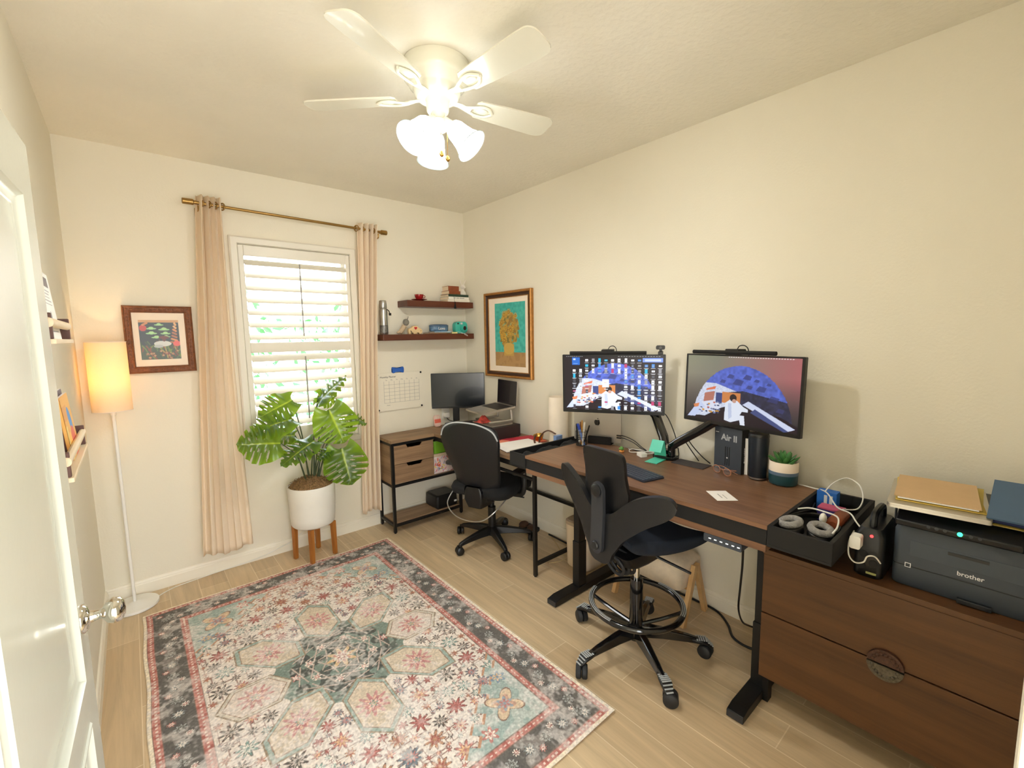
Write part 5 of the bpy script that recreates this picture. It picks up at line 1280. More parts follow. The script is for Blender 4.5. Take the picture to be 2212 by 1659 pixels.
# wallpapers: a person in white seated inside a round capsule of desks and screens
def wallpaper(W_, H_, res, glare_haze):
    cv = Cv(W_, H_, res, (26, 14, 22) if not glare_haze else (70, 62, 66))
    X, Y = cv.X / W_, cv.Y / H_
    if glare_haze:  # pale veil of screen glare painted into the wallpaper's backdrop colours
        g = np.stack([95 + 70 * np.clip((X - .3) * 1.4, 0, 1) * np.clip(Y * 1.5, 0, 1) + 40 * (1 - X), 96 + 20 * (1 - X) + 20 * Y * (1 - X), 98 + 14 * (1 - X)], -1)
        g = g * np.clip(.35 + .9 * Y, 0, 1)[..., None]; cv.a[:] = g
    nz_ = cv.noise(W_ * .02, 3); nf = cv.noise(W_ * .008, 4)
    C = lambda c: tuple(min(255, v * (.92 if glare_haze else 1.0)) for v in c)
    dx, dy = (X - .52) / .44, (Y - .0) / (.86)
    dome = (dx * dx + dy * dy < 1 + .03 * (nf - .5)) & (Y > 0)
    cv.a[dome] = np.array(C((84, 104, 200))) * (.85 + .3 * nz_[dome])[..., None]
    left = dome & (X < .55 - .1 * Y) & (Y < .58 - .5 * np.clip(X - .3, 0, 1)); cv.a[left] = np.array(C((216, 224, 246))) * (.9 + .15 * nf[left])[..., None]
    dark = (X > .40) & (Y < .5 - .28 * np.abs(X - .55)) & (X < .98) & dome; cv.a[dark] = np.array(C((44, 44, 70))) * (.7 + .6 * nz_[dark])[..., None]
    P = lambda pts, c, al=1: cv.poly([(a * W_, b * H_) for a, b in pts], C(c), al)
    P([(0, 0), (1, 0), (1, .09), (.86, .2), (.5, .3), (.36, .22), (.2, .06), (0, .05)], (34, 20, 28))
    P([(.1, .22), (.28, .36), (.36, .24), (.17, .08)], (226, 230, 248)); P([(.02, .02), (.14, .3), (.2, .2), (.1, .03)], (206, 218, 250))
    P([(.19, .42), (.29, .46), (.28, .32), (.18, .28)], (186, 120, 104)); P([(.21, .49), (.3, .54), (.29, .49), (.2, .46)], (226, 120, 84)); P([(.08, .22), (.14, .25), (.13, .19), (.09, .17)], (226, 140, 90))
    P([(.36, .46), (.53, .46), (.53, .28), (.36, .3)], (212, 134, 74)); P([(.3, .44), (.36, .44), (.36, .28), (.3, .3)], (60, 74, 130))
    P([(.55, .3), (.93, .02), (.98, .06), (.6, .36)], (214, 222, 248)); P([(.62, .2), (.9, .0), (.93, .02), (.66, .26)], (70, 80, 130))
    for k in range(40):
        x = random.uniform(.14, .34); y = .12 + random.uniform(0, .2) * (x / .34); cv.ell(x * W_, y * H_, .012 * W_, .012 * H_, C(random.choice([(220, 160, 60), (60, 70, 110), (200, 100, 80), (120, 130, 170), (240, 240, 250)])))
    for (x, y, s_) in ((.5, .62, .05), (.58, .7, .04), (.43, .7, .035), (.7, .55, .045), (.8, .42, .05), (.86, .28, .035), (.66, .66, .025), (.36, .62, .03), (.76, .62, .022), (.6, .56, .03)):
        P([(x - s_, y - s_ * .6), (x - s_ * .3, y + s_), (x + s_, y + s_ * .5), (x + s_ * .6, y - s_)], (56, 62, 120), .75)
    P([(.39, .04), (.395, .3), (.44, .36), (.5, .35), (.56, .27), (.6, .24), (.6, .2), (.55, .2), (.53, .14), (.57, .14), (.58, .0), (.54, .0), (.53, .07), (.45, .02)], (232, 238, 252))
    cv.ell(.465 * W_, .385 * H_, .032 * W_, .055 * H_, C((40, 26, 28))); cv.ell(.475 * W_, .34 * H_, .018 * W_, .03 * H_, C((206, 160, 140)))
    P([(.42, .3), (.45, .3), (.46, .1), (.43, .06)], (200, 210, 236))
    return cv
wl = wallpaper(.59, .335, 560, False)
W_, H_ = .59, .335
wl.rect(0, H_ * .972, W_, H_, (18, 14, 22))
for k in range(9): wl.rect(.012 + k * .012, H_ * .981, .019 + k * .012, H_ * .99, (210, 210, 214))
for k in range(16): wl.rect(.33 + k * .0155, H_ * .981, .339 + k * .0155, H_ * .99, (200, 200, 206))
wl.rect(.05, H_ * .83, .098, H_ * .965, (30, 104, 200)); wl.rect(.056, H_ * .92, .07, H_ * .945, (220, 235, 250)); wl.rect(.056, H_ * .85, .085, H_ * .856, (160, 200, 240)); wl.rect(.473, H_ * .88, .586, H_ * .955, (120, 150, 226)); wl.rect(.485, H_ * .9, .575, H_ * .935, (196, 208, 246))
ri = random.Random(3)
for r_ in range(10):
    for k in range(14):
        x = .062 + k * .0392; y = H_ * (.915 - r_ * .0965)
        if (r_ < 2 and k < 2) or (r_ == 0 and k > 10) or (r_ > 2 and 3 <= k <= 7 and ri.random() < .8): continue
        if r_ > 5 and k < 4 and ri.random() < .5: continue
        c = ri.choice([(240, 242, 246)] * 5 + [(210, 214, 220), (60, 140, 220), (40, 180, 220), (190, 60, 110), (70, 70, 80), (150, 150, 156)])
        w_, h_ = ri.choice([(.008, .011), (.009, .007), (.0075, .012), (.009, .005)])
        wl.rect(x - w_, y - h_, x + w_, y + h_, c)
        if ri.random() < .4: wl.rect(x - w_ * .6, y - h_ * .4, x + w_ * .6, y + h_ * .2, (150, 160, 176))
        wl.rect(x - .013, y - .0165, x + .013, y - .0145, (226, 228, 236))
        if ri.random() < .6: wl.rect(x - .009, y - .0195, x + .009, y - .0178, (206, 208, 218))
wl.rect(.235, H_ * .42, .275, H_ * .57, (240, 238, 240)); wl.rect(.245, H_ * .5, .262, H_ * .512, (230, 200, 190))
wr = wallpaper(.596, .346, 560, True)
for k in range(26): wr.rect(.24 + k * .0125, .339, .247 + k * .0125, .342, (226, 222, 222))
ML = T('monitor', 'lit monitor crowded with desktop icons, on the arm toward the corner', 'monitor', (-.254, -1.92, 1.293), rot=(0, R(3), R(210)))
monitor_body(ML, .614, .365)
pic('screen', wl.a, (.0012, -.295, -.160), (0, .59, 0), (0, 0, .335), M['screen'], ML, local=True, label='glowing desktop full of icons')
MR = T('monitor', 'lit monitor without icons showing the capsule wallpaper, on the arm toward the succulent', 'monitor', (-.147, -2.618, 1.298), rot=(0, R(-2), R(171)))
monitor_body(MR, .622, .372, .02)
pic('screen', wr.a, (.0012, -.298, -.168), (0, .596, 0), (0, 0, .346), M['screen2'], MR, local=True, label='glowing wallpaper of a person in a capsule')
def lightbar(label, P_, y0, y1, h):
    t = T('monitor_light_bar', label, 'light bar', P_.location, rot=tuple(P_.rotation_euler))
    bm = B(); cyl(bm, (.018, y0, h / 2 + .012), (.018, y1, h / 2 + .012), .0105, seg=16); O('bar', bm, M['blackm'], t, local=True, sm=30)
    ym = (y0 + y1) / 2
    bm = B(); prism(bm, rrect(-.05, .02, h / 2 + .0005, h / 2 + .03, .008), ym - .035, ym + .035, XZ); cp_ = O('clip', bm, M['blackm'], t, local=True, sm=30)
    bm = B(); tube(bm, [(-.03, ym, h / 2 + .028), (-.03, ym + .01, h / 2 + .045), (-.04, ym + .03, h / 2 + .048), (-.05, ym + .045, h / 2 + .03), (-.055, ym + .05, h / 2 - .02)], .0025, 6); O('cable', bm, M['cordb'], cp_, local=True)
lightbar('black light bar clipped on top of the icon-filled monitor', ML, -.255, .20, .365)
lightbar('black light bar clipped on top of the capsule wallpaper monitor', MR, -.255, .19, .372)
wc = T('webcam', 'small black webcam on the corner of the icon-filled monitor', 'webcam', ML.location, rot=tuple(ML.rotation_euler))
bm = B(); prism(bm, rrect(.252, .302, .213, .236, .008), -.012, .02, YZ); O('body', bm, M['blackp'], wc, local=True, sm=30, bevel=.003)
bm = B(); box(bm, -.03, .012, .264, .292, .184, .2); box(bm, -.012, .002, .27, .286, .2, .214); O('clip', bm, M['blackp'], wc, local=True, sm=0, bevel=.002)
bm = B(); cyl(bm, (.02, .277, .2245), (.023, .277, .2245), .008, seg=16); O('lens', bm, M['blackg'], wc, local=True)
bm = B(); box(bm, -.19, -.087, -2.47, -2.285, SZ + .0005, SZ + .004); o = O('desk_mat', bm, mat('grey_felt_mat', (66, 60, 60), .8, var=.1), sm=0, loc=(-.14, -2.38, SZ)); tag(o, 'thin dark grey mat between monitor arm and tall charcoal box', 'mat')
ab = T('product_box', 'tall charcoal box marked Air II behind the eyeglasses', 'box', (-.115, -2.565, SZ), rz=R(166))
bm = B(); box(bm, -.055, 0, -.082, .082, .001, .232); O('body', bm, M['charcoal'], ab, local=True, sm=0, bevel=.002)
bm = B(); box(bm, -.0552, -.0002, .0822, .0832, .0012, .2318); O('side_panel', bm, M['blackm'], ab, local=True, sm=0)
text('box_lettering', 'Air II', .046, mat('grey_lettering', (176, 180, 186), .5), ab, basis((.0006, .008, .178), (0, 1, 0), (0, 0, 1)), bold=.0012)
text('side_lettering', 'PANCER', .022, M['lettering'], ab, basis((-.028, .0838, .1), (0, 0, 1), (1, 0, 0)), bold=.0006)
bm = B()
for y in (-.012, .0, .012): box(bm, .0002, .0012, y - .002, y + .002, .03, .13)
O('stripes', bm, M['blackm'], ab, local=True, sm=0)
bm = B(); box(bm, .0013, .0018, -.004, .004, .068, .074); box(bm, .0003, .0012, -.075, -.055, .2, .203); O('badge', bm, M['lettering'], ab, local=True, sm=0)
bm = B(); loft(bm, [[(x, y, SZ + .0008) for x, y in rrect(-.113, -.103, -2.668, -2.652, .002, 2)], [(x, y, SZ + .19) for x, y in rrect(-.113, -.103, -2.668, -2.652, .002, 2)]]); o = O('white_slip', bm, M['paper'], sm=30, loc=(-.108, -2.66, SZ)); tag(o, 'narrow white strip standing between charcoal box and navy tumbler', 'paper')
t = T('tumbler', 'tall navy insulated tumbler beside the charcoal box', 'tumbler', (-.135, -2.725, SZ))
bm = B(); lathe(bm, [(.036, .001), (.039, .004), (.04, .02), (.047, .2), (.046, .215)], seg=36); O('body', bm, M['navy'], t, local=True, sm=40)
bm = B(); lathe(bm, [(.047, .2155), (.048, .222), (.044, .232), (.001, .233)], seg=36); O('lid', bm, M['blackp'], t, local=True, sm=40)
bm = B(); lathe(bm, [(.0402, .006), (.0408, .014)], seg=36, cap0=False, cap1=False); O('base_band', bm, M['steel'], t, local=True)
t = T('potted_succulent', 'green succulent in a cream and teal dipped pot on the desk', 'potted plant', (-.125, -2.838, SZ))
zt = .1
def pp(z): return .052 + .010 * min(1, z / .03)
bm = B(); lathe(bm, [(.05, .001), (.058, .004), (.061, .012), (.062, .052)], seg=44, cap1=False); O('glazed_base', bm, mat('dark_teal_glaze', (22, 66, 76), .3, coat=.3), t, local=True, sm=50)
bm = B(); lathe(bm, [(.0622, .052), (.0625, .068)], seg=44, cap0=False, cap1=False); O('blue_band', bm, mat('slate_blue_glaze', (96, 116, 138), .35), t, local=True, sm=50)
bm = B(); lathe(bm, [(.0625, .068), (.0625, .112), (.0605, .1145), (.0575, .112), (.056, .096), (.001, .095)], seg=44, cap0=False); O('rim', bm, M['mat'], t, local=True, sm=50)
sg = mat('succulent_green', (72, 128, 66), .45, var=.25, vs=30)
for i in range(22):
    a = i * 2.4; k = i / 21; el = R(80 - 68 * k ** .7); Ln = .052 + .02 * k
    d = Vector((math.cos(a) * math.cos(el), math.sin(a) * math.cos(el), math.sin(el)))
    b0 = Vector((math.cos(a) * .012 * k, math.sin(a) * .012 * k, .096)); dd_, s_, u_ = frame_at(d)
    bm = B(); loft(bm, [[b0 + d * (Ln * f) + s_ * (w * math.cos(q)) + u_ * (w * .45 * math.sin(q)) + Vector((0, 0, .016 * f * f)) for q in [2 * PI * j / 10 for j in range(10)]] for f, w in ((0, .005), (.35, .0105), (.65, .0115), (.88, .006), (1.0, .0008))])
    O('leaf', bm, sg, t, local=True, sm=60)
t = T('eyeglasses', 'clear rimmed eyeglasses folded in front of the charcoal box', 'glasses', (-.195, -2.575, SZ), rz=R(160))
fm = mat('amber_rim', (176, 120, 92), .25, coat=.4)
for s in (-1, 1):
    bm = B(); tube(bm, [(0, s * .034 + .024 * math.cos(q), .022 + .019 * math.sin(q)) for q in [2 * PI * j / 12 for j in range(12)]], .0019, 6, closed=True, smooth=2); rim = O('rim', bm, fm, t, local=True)
    bm = B(); prism(bm, [(s * .034 + .0225 * math.cos(2 * PI * j / 20), .022 + .0175 * math.sin(2 * PI * j / 20)) for j in range(20)], -.0004, .0004, YZ); O('lens', bm, M['glass'], rim, local=True, sm=0)
    bm = B(); tube(bm, [(0, s * .058, .03), (-.02, s * .058, .029), (-.05, s * .045, .026), (-.055, -s * .02, .012), (-.055, -s * .05, .006)], .0016, 6); O('temple', bm, fm, t, local=True)
bm = B(); tube(bm, [(0, -.01, .026), (0, 0, .03), (0, .01, .026)], .0018, 6); O('bridge', bm, fm, t, local=True)
# cables on the desk behind the upright laptop
for k, (z, c) in enumerate(((.075, M['cordb']), (.06, M['cordb']))):
    t = T('cable', ('upper' if k == 0 else 'lower') + ' black cable plugged into the side of the upright laptop', 'cable', (-.1, -1.95, SZ), group='cables behind the upright laptop')
    bm = B(); tube(bm, [(-.11, -1.855, SZ + z), (-.10, -1.90, SZ + z + .002), (-.095, -1.97, SZ + z - .015), (-.1, -2.03, SZ + .03 - .01 * k), (-.105, -2.07, SZ + .012), (-.12, -2.02, SZ + .006), (-.11, -1.95, SZ + .006)], .0028, 6); O('cable', bm, c, t)
    bm = B(); cyl(bm, (-.11, -1.852, SZ + z), (-.107, -1.882, SZ + z + .001), .005, seg=10); O('plug', bm, M['blackp'], t)
# ------------------------------------------------------------------ tray contents
TZ = .7955
for (x, y, rx, ry, rz_, lab_) in ((-.6, -1.53, .045, .042, .034, 'small dark fluffy pouch at the front end of the tray'), (-.42, -1.53, .11, .05, .034, 'long black fabric pouch in the middle of the tray beside the paper pile'), (-.21, -1.53, .085, .05, .036, 'black fabric pouch at the wall end of the tray by the cylinder lamp')):
    bm = B(); sphere(bm, (x, y, TZ + rz_ * .98), 1, 22, 12, (rx, ry, rz_))
    for v in bm.verts: v.co += Vector((0, 0, .006 * math.sin(v.co.x * 90) * math.cos(v.co.y * 70)))
    tag(O('pouch', bm, M['blackfab'], sm=80, loc=(x, y, TZ)), lab_, 'pouch', 'pouches in the desk tray')
hp = T('headphones', 'headphones with grey plush ear pads lying in the tray by the printer', 'headphones', (-.56, -3.07, TZ))
gp = mat('grey_plush', (150, 148, 146), .95, var=.2, vs=90, bump=.8, bs=300)
for (x, y, tilt) in ((-.585, -3.02, 12), (-.575, -3.118, -8)):
    ax_ = Vector((math.sin(R(-8)), math.sin(R(tilt)), 1)).normalized()
    bm = B(); lathe(bm, [(.03, -.04), (.04, -.035), (.042, -.012), (.036, -.006), (.001, -.006)], (x, y, .86), ax_, 28); cupo = O('ear_cup', bm, M['blackp'], hp, sm=50)
    bm = B(); torus(bm, (x, y, .866), ax_, .031, .0135, 36, 10); O('ear_pad', bm, gp, cupo, sm=80, label='grey plush ear pad')
bm = B(); tube(bm, [(-.585, -3.0, .85), (-.5, -2.99, .845), (-.42, -3.03, .85), (-.40, -3.08, .85), (-.44, -3.14, .85), (-.52, -3.155, .845), (-.575, -3.14, .85)], .006, 8, flat=1.8); O('headband', bm, M['blackp'], hp)
t = T('small_box', 'bright blue patterned little box standing in the tray', 'box', (-.17, -3.04, TZ))
bm = B(); box(bm, -.2, -.15, -3.075, -3.0, TZ + .001, .895); O('body', bm, mat('bright_blue', (40, 110, 200), .5), t, sm=0, bevel=.002)
bm = B(); box(bm, -.2008, -.2, -3.06, -3.048, .83, .88); box(bm, -.2008, -.2, -3.04, -3.028, .83, .88); O('stripe', bm, M['lettering'], t, sm=0)
t = T('game_case', 'red and navy small case lying in the tray under the cables', 'case', (-.27, -3.07, TZ))
bm = B(); box(bm, -.3, -.24, -3.12, -3.03, TZ + .001, .85); O('body', bm, mat('violet_case', (70, 60, 130), .5), t, sm=0, bevel=.003)
bm = B(); box(bm, -.303, -.238, -3.118, -3.032, .8505, .856); O('lid', bm, mat('pink_case_lid', (196, 84, 120), .5), t, sm=0)
t = T('leather_case', 'brown leather glasses case lying in the tray', 'case', (-.40, -3.13, TZ))
bm = B(); loft(bm, [[(x, -3.128 + .027 * r_ * math.cos(q), .853 + .022 * r_ * math.sin(q)) for q in [2 * PI * j / 20 for j in range(20)]] for x, r_ in ((-.475, .7), (-.465, .95), (-.4, 1), (-.33, .95), (-.32, .7))]); bm.transform(Matrix.Identity(4)); O('body', bm, M['leather'], t, sm=40)
t = T('earbud_case', 'little white earbud case beside the plush headphones', 'case', (-.49, -3.105, TZ))
bm = B(); sphere(bm, (-.475, -3.098, .872), .018, sc=(1, .7, 1.2)); O('body', bm, M['white'], t, sm=80)
def cord(label, pts, r, m, name='cable', cat='cord'):
    bm = B(); tube(bm, pts, r, 7); c = pts[len(pts) // 2]; o = O(name, bm, m, loc=(c[0], c[1], min(p_[2] for p_ in pts))); return tag(o, label, cat)
cord('long white cable running from the succulent over the tray to the power station', [(-.1, -2.9, SZ + .006), (-.14, -2.97, SZ + .015), (-.22, -3.04, .9), (-.34, -3.11, .885), (-.42, -3.17, .90), (-.46, -3.20, .885), (-.49, -3.255, .83), (-.495, -3.275, .76), (-.49, -3.28, .72)], .0028, M['cordw'])
cord('white cable looping up out of the tray behind the blue box', [(-.2, -3.03, .895), (-.16, -3.05, .93), (-.13, -3.09, .955), (-.15, -3.14, .94), (-.2, -3.165, .9), (-.26, -3.16, .87), (-.3, -3.12, .868)], .0026, M['cordw'])
cord('white charging lead lying across the headphones in the tray', [(-.44, -3.0, .873), (-.43, -3.04, .885), (-.46, -3.1, .895), (-.5, -3.15, .9), (-.56, -3.165, .885), (-.6, -3.16, .87)], .003, M['cordw'])
cord('white lead wound around the power station plug', [(-.46, -3.195, .85), (-.5, -3.19, .82), (-.515, -3.195, .775), (-.52, -3.215, .755), (-.52, -3.24, .765), (-.52, -3.25, .79), (-.515, -3.27, .795), (-.5, -3.285, .77)], .0026, M['cordw'])
cord('dark audio cable curled in the tray', [(-.62, -3.0, .84), (-.55, -2.995, .868), (-.46, -3.02, .872), (-.38, -3.04, .868), (-.32, -3.02, .85), (-.22, -3.0, .84)], .003, M['cordb'])
# ------------------------------------------------------------------ saddle chair
sc = T('saddle_stool', 'black saddle-seat swivel chair with foot ring at the standing desk', 'office chair', (-.645, -2.375, 0), rz=R(-7))
ANG = [a + 7 for a in (94, 169, 237, 309, 21)]
star_base(sc, ANG, .325, .04, .085, .1, M['blackg'], .021)
for i, a in enumerate(ANG):
    caster(sc, a, .345, M['rub'], a + (60, -40, -25, 60, 20)[i], .033)
    ca, sa = math.cos(R(a)), math.sin(R(a)); Mz = Matrix.Rotation(R(a), 4, 'Z')
    bm = B(); pts = [(.255, .008), (.27, .016), (.3, .024), (.335, .026), (.36, .018), (.372, 0), (.36, -.018), (.335, -.026), (.3, -.024), (.27, -.016), (.255, -.008)]
    prism(bm, pts, .082, .098, lambda x, y, h: (x, y, h - .9 * max(0, x - .33))); bm.transform(Mz); fp = O('foot_pad', bm, M['blackp'], sc, local=True, sm=30, bevel=.004)
    bm = B()
    for k in range(8):
        x = .288 + k * .0105; hw = .021 - .01 * max(0, (x - .345) / .03)
        box(bm, x, x + .006, -hw, hw, .0985 - .9 * max(0, x - .33), .101 - .9 * max(0, x - .33))
    bm.transform(Mz); O('grip_stripes', bm, M['silvergrey'], fp, local=True, sm=0, label='pale ribbed stripes on the foot pad')
bm = B(); lathe(bm, [(.045, .075), (.045, .13), (.034, .14), (.031, .38), (.03, .385), (.001, .386)], seg=28); O('column', bm, M['blackg'], sc, local=True, sm=30)
bm = B(); cyl(bm, (0, 0, .386), (0, 0, .50), .0145, seg=20); O('gas_piston', bm, M['chrome'], sc, local=True, label='chrome piston')
bm = B(); torus(bm, (0, 0, .255), (0, 0, 1), .222, .0145, 64, 12); frg = O('foot_ring', bm, M['blackg'], sc, local=True, sm=80)
for a in (35, 125, 215, 305):
    ca, sa = math.cos(R(a)), math.sin(R(a))
    bm = B(); tube(bm, [(.03 * ca, .03 * sa, .15), (.12 * ca, .12 * sa, .195), (.215 * ca, .215 * sa, .25)], .0095, 8, smooth=4); O('spoke', bm, M['blackg'], frg, local=True)
for a0 in (150, 330):
    for k in (-1, 0, 1):
        bm = B(); tube(bm, [((.225 + .0075 * k) * math.cos(R(a)), (.225 + .0075 * k) * math.sin(R(a)), .2675 + .0015 * (1 - abs(k))) for a in range(a0 - 40, a0 + 41, 8)], .002, 5, smooth=1); O('grip_stripe', bm, M['silvergrey'], frg, local=True)
bm = B(); loft(bm, [[(x, y, z) for x, y in rrect(x0, x1, -w, w, .03)] for z, x0, x1, w in ((.468, -.07, .06, .045), (.5, -.13, .09, .075), (.56, -.17, .11, .09))]); O('tilt_mechanism', bm, M['blackp'], sc, local=True, sm=40)
for k in range(3):
    bm = B(); torus(bm, (-.15 + .03 * k, 0, .50), (1, 0, .3), .062 - .006 * (2 - k), .008, 28, 8); O('bellows', bm, M['rub'], sc, local=True, sm=80)
def seatpt(u, v, top):
    x = -.17 + .43 * u; s = v * 2 - 1
    hw = .115 + .11 * (max(0, u - .25) / .75) ** .8 * 1.0
    front = .06 * abs(s) ** 2 * u ** 3 - .10 * (1 - abs(s)) * u ** 6 * 1.0
    y = s * hw
    z = .635 + .03 * math.exp(-(s / .35) ** 2) * u + .035 * (1 - u) ** 2 * 1.2 - .045 * s * s * (1 - .6 * u) + .015 * abs(s) ** 3 * (1 - u)
    th = .10 * (1 - abs(s) ** 6 * .5) * (1 - .75 * u ** 7) * (1 - .7 * (1 - u) ** 8)
    return (x + front, y, z if top else z - th)
bm = B()
A_ = sheet(bm, 24, 24, lambda u, v: seatpt(u, v, True)); B_ = sheet(bm, 24, 24, lambda u, v: seatpt(u, v, False))
n = 24
for i in range(n):
    for (a, b, c, e) in ((A_[i][0], A_[i + 1][0], B_[i + 1][0], B_[i][0]), (A_[i][n], A_[i + 1][n], B_[i + 1][n], B_[i][n]), (A_[0][i], A_[0][i + 1], B_[0][i + 1], B_[0][i]), (A_[n][i], A_[n][i + 1], B_[n][i + 1], B_[n][i])): bm.faces.new((a, b, c, e))
O('seat', bm, M['navyfab'], sc, local=True, sm=80, sub=1, label='dark navy fabric saddle seat')
half = [(0, .785), (.04, .79), (.085, .815), (.14, .868), (.19, .902), (.25, .928), (.305, .938), (.338, .928), (.352, .90), (.342, .868), (.305, .832), (.24, .788), (.18, .738), (.13, .69), (.1, .645), (.078, .615), (.062, .575), (.035, .555), (0, .552)]
outl = [(y, z) for y, z in half] + [(-y, z) for y, z in half[-2:0:-1]]
def bx_(y, z):
    return -.262 + .55 * y * y + .06 * max(0, .66 - z) * 2.2 - .05 * max(0, z - .9) + .02 * math.sin((z - .55) * 6)
def fill_curved(bm, outl, step, f):
    vs = [bm.verts.new((0, y, z)) for y, z in outl]
    es = [bm.edges.new((vs[i], vs[(i + 1) % len(vs)])) for i in range(len(vs))]
    bmesh.ops.triangle_fill(bm, edges=es, use_beauty=True)
    for ax_, vals in ((1, np.arange(-.34, .35, step)), (2, np.arange(.56, 1.08, step))):
        for v in vals:
            pl_no = Vector((0, 1, 0)) if ax_ == 1 else Vector((0, 0, 1))
            co = Vector((0, v, 0)) if ax_ == 1 else Vector((0, 0, v))
            bmesh.ops.bisect_plane(bm, geom=bm.verts[:] + bm.edges[:] + bm.faces[:], plane_co=co, plane_no=pl_no, dist=1e-5)
    for v in bm.verts: v.co.x = f(v.co.y, v.co.z)
outs = []
for i in range(len(outl)):
    p0, p1, p2, p3 = [Vector(outl[(i + k) % len(outl)]) for k in (-1, 0, 1, 2)]
    for t_ in (0, .25, .5, .75): outs.append(tuple(.5 * ((2 * p1) + (p2 - p0) * t_ + (2 * p0 - 5 * p1 + 4 * p2 - p3) * t_ * t_ + (3 * p1 - p0 - 3 * p2 + p3) * t_ ** 3)))
bm = B(); fill_curved(bm, outs, .03, bx_)
bk = O('backrest', bm, M['chairshell'], sc, local=True, sm=180, solid=.026, bevel=.008, bseg=3)
ph_ = [(0, 1.085), (.07, 1.084), (.108, 1.078), (.124, 1.06), (.126, 1.02), (.124, .97), (.13, .92), (.134, .88), (.12, .83), (.085, .785), (.04, .765), (0, .762)]
po = [(y, z) for y, z in ph_] + [(-y, z) for y, z in ph_[-2:0:-1]]
pos_ = []
for i in range(len(po)):
    p0_, p1_, p2_, p3_ = [Vector(po[(i + k) % len(po)]) for k in (-1, 0, 1, 2)]
    for t_ in (0, .33, .66): pos_.append(tuple(.5 * ((2 * p1_) + (p2_ - p0_) * t_ + (2 * p0_ - 5 * p1_ + 4 * p2_ - p3_) * t_ * t_ + (3 * p1_ - p0_ - 3 * p2_ + p3_) * t_ ** 3)))
bm = B(); fill_curved(bm, pos_, .03, lambda y, z: bx_(y, z) + .024 + .03 * max(0, .86 - z)); O('back_pad', bm, M['blackp'], sc, local=True, sm=180, solid=.02, bevel=.006, label='dark upper back paddle')
def cap(z0, z1, w): 
    o = []
    for k in range(13): a = R(180 * k / 12); o.append((w * math.cos(a), z1 - w + w * math.sin(a)))
    for k in range(13): a = R(180 + 180 * k / 12); o.append((w * math.cos(a), z0 + w + w * math.sin(a)))
    return o
bm = B(); fill_curved(bm, cap(.60, .935, .036), .03, lambda y, z: bx_(y, z) - .024); O('spine_cover', bm, M['greyp'], bk, local=True, sm=180, solid=.02, bevel=.008, bseg=3)
for z, r_ in ((.897, .03), (.638, .021)):
    x = bx_(0, z) - .034
    bm = B(); lathe(bm, [(r_, 0), (r_, .006), (r_ * .8, .01), (.001, .011)], (x, 0, z), (-1, 0, 0), 28); O('adjuster_knob', bm, M['chairshell'], bk, local=True, sm=40)
for pts in ([(.02, -.10, .535), (.06, -.17, .51), (.10, -.235, .485)], [(-.05, .09, .56), (-.06, .15, .56), (-.07, .185, .56)]):
    bm = B(); tube(bm, pts, .009, 8, flat=.6); O('lever', bm, M['blackp'], sc, local=True)
# ------------------------------------------------------------------ under the desks
t = T('waste_bin', 'off-white rounded waste bin between the two desks, against the wall', 'bin', (-.18, -1.64, 0))
BXY = (-.285, -.075, -1.745, -1.54)
bm = B(); loft(bm, [[(x, y, z) for x, y in rrect(BXY[0] + g, BXY[1] - g, BXY[2] + g, BXY[3] - g, .045, 8)] for z, g in ((.002, .012), (.012, .006), (.3, 0))]); O('body', bm, M['binp'], t, sm=30)
bm = B(); loft(bm, [[(x, y, z) for x, y in rrect(BXY[0] - g, BXY[1] + g, BXY[2] - g, BXY[3] + g, .047, 8)] for z, g in ((.301, .002), (.325, .002), (.334, -.008))]); O('lid', bm, M['bintop'], t, sm=30)
fs = T('footstool', 'cream upholstered footstool on pine A-frame legs under the standing desk', 'footstool', (-.19, -2.22, 0))
def fsx(z, x0, x1, y0, y1, r): return [(x, y, z) for x, y in rrect(x0, x1, y0, y1, r, 6)]
bm = B(); loft(bm, [fsx(.195, -.31, -.075, -2.415, -2.03, .03), fsx(.205, -.325, -.06, -2.43, -2.015, .04), fsx(.32, -.32, -.065, -2.428, -2.017, .04), fsx(.35, -.29, -.09, -2.40, -2.04, .05), fsx(.36, -.25, -.13, -2.36, -2.08, .05)]); O('cushion', bm, M['cream'], fs, sm=60)
for y in (-2.448, -1.997):
    for x0, x1 in ((-.315, -.20), (-.068, -.183)):
        bm = B(); d = Vector((x1 - x0, 0, .315)).normalized(); s = Vector((d.z, 0, -d.x)) * .017
        a, b = Vector((x0, y, .005)), Vector((x1, y, .32))
        yy = .0125
        off = -.0005 if x0 < -.2 else .0005
        loft(bm, [[p_ + s * q + Vector((0, w, 0)) for q, w in ((-1, -yy), (1, -yy), (1, yy), (-1, yy))] for p_ in (a, b)]); O('leg', bm, M['pine'], fs, sm=0, bevel=.002)
bm = B(); box(bm, -.205, -.178, -2.43, -2.012, .16, .194); O('cross_bar', bm, M['pine'], fs, sm=0)
cord('black power cord lying on the floor along the wall', [(-.04, -1.15, .007), (-.05, -1.35, .007), (-.068, -1.47, .007), (-.068, -1.55, .007), (-.03, -1.66, .007), (-.026, -1.85, .007), (-.026, -2.1, .007), (-.026, -2.35, .007), (-.035, -2.5, .007), (-.11, -2.6, .007), (-.19, -2.66, .007), (-.215, -2.73, .007), (-.2, -2.80, .007), (-.185, -2.84, .007)], .0065, M['cordb'], 'extension_cord')
cord('thin pale cord on the floor beside the waste bin', [(-.06, -1.2, .005), (-.12, -1.32, .005), (-.19, -1.43, .005), (-.23, -1.5, .005), (-.3, -1.5, .005), (-.36, -1.47, .005)], .003, mat('beige_cord', (206, 180, 130), .5), 'thin_cord')
